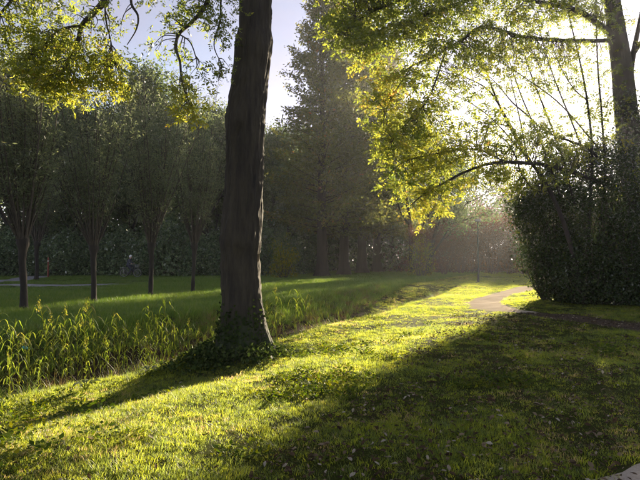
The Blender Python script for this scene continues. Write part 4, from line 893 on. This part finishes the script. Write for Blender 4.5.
# ------------------------------------------------------------------ cyclist
def cyclist():
    d = 40.5; x0 = (131 - 320) / FPX * d; z0 = gz(x0, d) + 0.02
    dark = plain('dark_frame', (0.03, 0.03, 0.035), 0.4); rub = plain('rubber', (0.02, 0.02, 0.02), 0.8); steel = plain('steel', (0.45, 0.45, 0.45), 0.3, 0.8)
    b = tag(empty('bicycle', (x0, d, z0)), 'dark upright bicycle ridden along the far path', 'bicycle')
    RW = 0.345
    def ring(c, rad, r0, n=28):
        a = np.linspace(0, 2 * math.pi, n + 1); return np.stack([c[0] + rad * np.cos(a), np.full(n + 1, c[1]), c[2] + rad * np.sin(a)], 1)
    for cx in (-0.54, 0.54):
        w = MB().tube(ring((cx, 0, RW), RW - 0.02, 0), 0.02, 8).build('tyre', rub, b, True); w.name = 'wheel'
        MB().tube(ring((cx, 0, RW), RW - 0.045, 0), 0.010, 6).build('rim', steel, w, True)
        sp = MB()
        for k in range(14):
            a = k * 2 * math.pi / 14; sp.tube([(cx, 0, RW), (cx + 0.30 * math.cos(a), 0, RW + 0.30 * math.sin(a))], 0.0025, 4)
        tag(sp.build('spoke', steel, w), kind='stuff')
        MB().tube(spline([(cx - 0.36, 0, RW + 0.12), (cx - 0.22, 0, RW + 0.31), (cx, 0, RW + 0.385), (cx + 0.22, 0, RW + 0.31)], 4), 0.022, 6).build('mudguard', dark, b, True)
    for nm, pts, r0 in (('frame', [(-0.54, 0, RW), (-0.08, 0, 0.29), (0.33, 0, 0.66), (0.30, 0, 0.80)], 0.02), ('seat_tube', [(-0.08, 0, 0.29), (-0.22, 0, 0.86)], 0.018), ('chainstay', [(-0.54, 0, RW), (-0.19, 0, 0.74)], 0.012), ('fork', [(0.54, 0, RW), (0.36, 0, 0.72), (0.28, 0, 1.02)], 0.016)):
        MB().tube(pts, r0, 8).build(nm, dark, b, True)
    MB().tube(spline([(0.02, -0.26, 1.02), (0.14, -0.27, 1.06), (0.28, -0.1, 1.05), (0.28, 0.1, 1.05), (0.14, 0.27, 1.06), (0.02, 0.26, 1.02)], 4), 0.013, 7).build('handlebar', steel, b, True)
    MB().tube(spline([(-0.38, 0, 0.885), (-0.34, 0, 0.89), (-0.24, 0, 0.89), (-0.12, 0, 0.88), (-0.07, 0, 0.875)], 3), np.interp(np.linspace(0, 1, 13), [0, 0.1, 0.4, 1], [0.02, 0.09, 0.07, 0.02]), 10).build('saddle', rub, b, True)
    MB().tube(ring((-0.08, -0.05, 0.29), 0.085, 0), 0.008, 6).build('chainring', steel, b, True)
    for sg, a in ((-1, 0.6), (1, 3.74)):
        MB().tube([(-0.08, 0.07 * sg, 0.29), (-0.08 + 0.16 * math.cos(a), 0.08 * sg, 0.29 + 0.16 * math.sin(a))], 0.01, 6).box((-0.08 + 0.16 * math.cos(a), 0.12 * sg, 0.29 + 0.16 * math.sin(a)), (0.09, 0.08, 0.02)).build('pedal', rub, b)
    rk = MB()
    for yy in (-0.06, 0.0, 0.06): rk.tube([(-0.85, yy, 0.76), (-0.36, yy, 0.76)], 0.008, 5)
    for yy in (-0.06, 0.06): rk.tube([(-0.6, yy, 0.76), (-0.54, yy, RW)], 0.008, 5)
    tag(rk.build('luggage_rack', steel, b), kind='stuff')
    bk = MB()
    for k in range(5): 
        zz = 0.80 + 0.05 * k; w = 0.10 + 0.012 * k; c = np.array([(-w, -w, 0), (w, -w, 0), (w, w, 0), (-w, w, 0), (-w, -w, 0)]) + (0.50, 0, zz); bk.tube(c, 0.006, 4)
    for sx in (-1, -.33, .33, 1):
        for sy in (-1, 1): bk.tube([(0.5 + 0.1 * sx, 0.1 * sy, 0.8), (0.5 + 0.148 * sx, 0.148 * sy, 1.0)], 0.005, 4); bk.tube([(0.5 + 0.1 * sy, 0.1 * sx, 0.8), (0.5 + 0.148 * sy, 0.148 * sx, 1.0)], 0.005, 4)
    tag(bk.build('basket', steel, b), kind='stuff')
    # rider
    pe = tag(empty('person', (x0, d, z0)), 'white-haired person in a dark jacket riding a bicycle along the far path', 'person')
    J = dict(pel=(-0.22, 0, 0.98), wai=(-0.18, 0, 1.14), che=(-0.10, 0, 1.36), nek=(-0.04, 0, 1.50), hea=(0.0, 0, 1.60), top=(0.0, 0, 1.72),
             hpl=(-0.20, 0.10, 0.95), knl=(0.20, 0.13, 0.86), anl=(0.05, 0.13, 0.46), tol=(0.17, 0.13, 0.40), hpr=(-0.20, -0.10, 0.95), knr=(0.10, -0.13, 0.62), anr=(-0.20, -0.13, 0.27), tor=(-0.08, -0.13, 0.21),
             shl=(-0.09, 0.17, 1.41), ell=(0.00, 0.25, 1.18), wrl=(0.13, 0.26, 1.09), hnl=(0.20, 0.26, 1.075), shr=(-0.09, -0.17, 1.41), elr=(0.0, -0.25, 1.18), wrr=(0.13, -0.26, 1.09), hnr=(0.20, -0.26, 1.075))
    RD = dict(pel=.155, wai=.145, che=.165, nek=.06, hea=.095, top=.07, hpl=.105, knl=.07, anl=.045, tol=.035, hpr=.105, knr=.07, anr=.045, tor=.035, shl=.075, ell=.05, wrl=.036, hnl=.035, shr=.075, elr=.05, wrr=.036, hnr=.035)
    E = [('pel', 'wai'), ('wai', 'che'), ('che', 'nek'), ('nek', 'hea'), ('hea', 'top'), ('pel', 'hpl'), ('hpl', 'knl'), ('knl', 'anl'), ('anl', 'tol'), ('pel', 'hpr'), ('hpr', 'knr'), ('knr', 'anr'), ('anr', 'tor'), ('che', 'shl'), ('shl', 'ell'), ('ell', 'wrl'), ('wrl', 'hnl'), ('che', 'shr'), ('shr', 'elr'), ('elr', 'wrr'), ('wrr', 'hnr')]
    ks = list(J); me = bpy.data.meshes.new('skeleton'); me.from_pydata([J[k] for k in ks], [(ks.index(a), ks.index(c)) for a, c in E], [])
    tmp = bpy.data.objects.new('body', me); col.objects.link(tmp)
    sk = tmp.modifiers.new('skin', 'SKIN'); 
    for i, k in enumerate(ks):
        v = me.skin_vertices[0].data[i]; v.radius = (RD[k], RD[k]); v.use_root = (k == 'pel')
    sd = tmp.modifiers.new('sub', 'SUBSURF'); sd.levels = 2; sd.render_levels = 2
    dg = bpy.context.evaluated_depsgraph_get(); em = bpy.data.meshes.new_from_object(tmp.evaluated_get(dg)); bpy.data.objects.remove(tmp)
    mats = [plain('jacket', (0.06, 0.065, 0.085), 0.8), plain('trousers', (0.035, 0.037, 0.05), 0.85), plain('skin', (0.45, 0.28, 0.20), 0.6), plain('shoe', (0.03, 0.025, 0.02), 0.6)]
    em.materials.clear()
    for m_ in mats: em.materials.append(m_)
    for p in em.polygons:
        c = p.center; p.use_smooth = True
        p.material_index = 2 if (c.z > 1.50 or c.x > 0.13 and c.z > 1.0) else (3 if c.z < 0.30 and c.x < -0.05 or (c.z < 0.50 and c.x > 0.03 and c.y > 0) else (0 if c.z > 1.0 else 1))
    link('body', em, None, pe)
    th, ph = np.meshgrid(np.linspace(0, 2 * math.pi, 20), np.linspace(0.0, 2.0, 10)); r = np.random.default_rng(8)
    rr = 0.118 * (1 + 0.06 * r.normal(size=th.shape)); rr[:, -1] = rr[:, 0]
    V = np.stack([-0.025 + rr * np.sin(ph) * np.cos(th), rr * np.sin(ph) * np.sin(th) * 0.92, 1.655 + rr * np.cos(ph) * 1.1], -1).reshape(-1, 3)
    face = (V[:, 0] > 0.05) & (V[:, 2] < 1.67); V[face, 0] = 0.04
    i = np.arange(9)[:, None] * 20 + np.arange(19)[None]; Q = np.stack([i, i + 1, i + 21, i + 20], -1).reshape(-1, 4)
    link('hair', mesh_np('hair', V, Q, None, True), plain('white_hair', (0.75, 0.75, 0.73), 0.7), pe)
    MB().tube([(0.085, 0, 1.605), (0.105, 0, 1.60), (0.118, 0, 1.585), (0.10, 0, 1.575)], [0.004, 0.013, 0.016, 0.006], 8).build('nose', mats[2], pe, True)
cyclist()

# ------------------------------------------------------------------ haze
def haze():
    mb = MB().box((0, 20, 21.0), (900, 900, 46.0)); o = mb.build('haze', None)
    m, nt, out = mat_new('thin_haze'); v = N(nt, 'ShaderNodeVolumePrincipled'); v.inputs['Color'].default_value = (0.90, 0.94, 1.0, 1)
    v.inputs['Density'].default_value = HAZE; v.inputs['Anisotropy'].default_value = 0.66
    nt.links.new(v.outputs[0], out.inputs['Volume']); o.data.materials.append(m); tag(o, kind='stuff', label='thin bright evening haze in the air', cat='haze')
HAZE = 0.00040
haze()
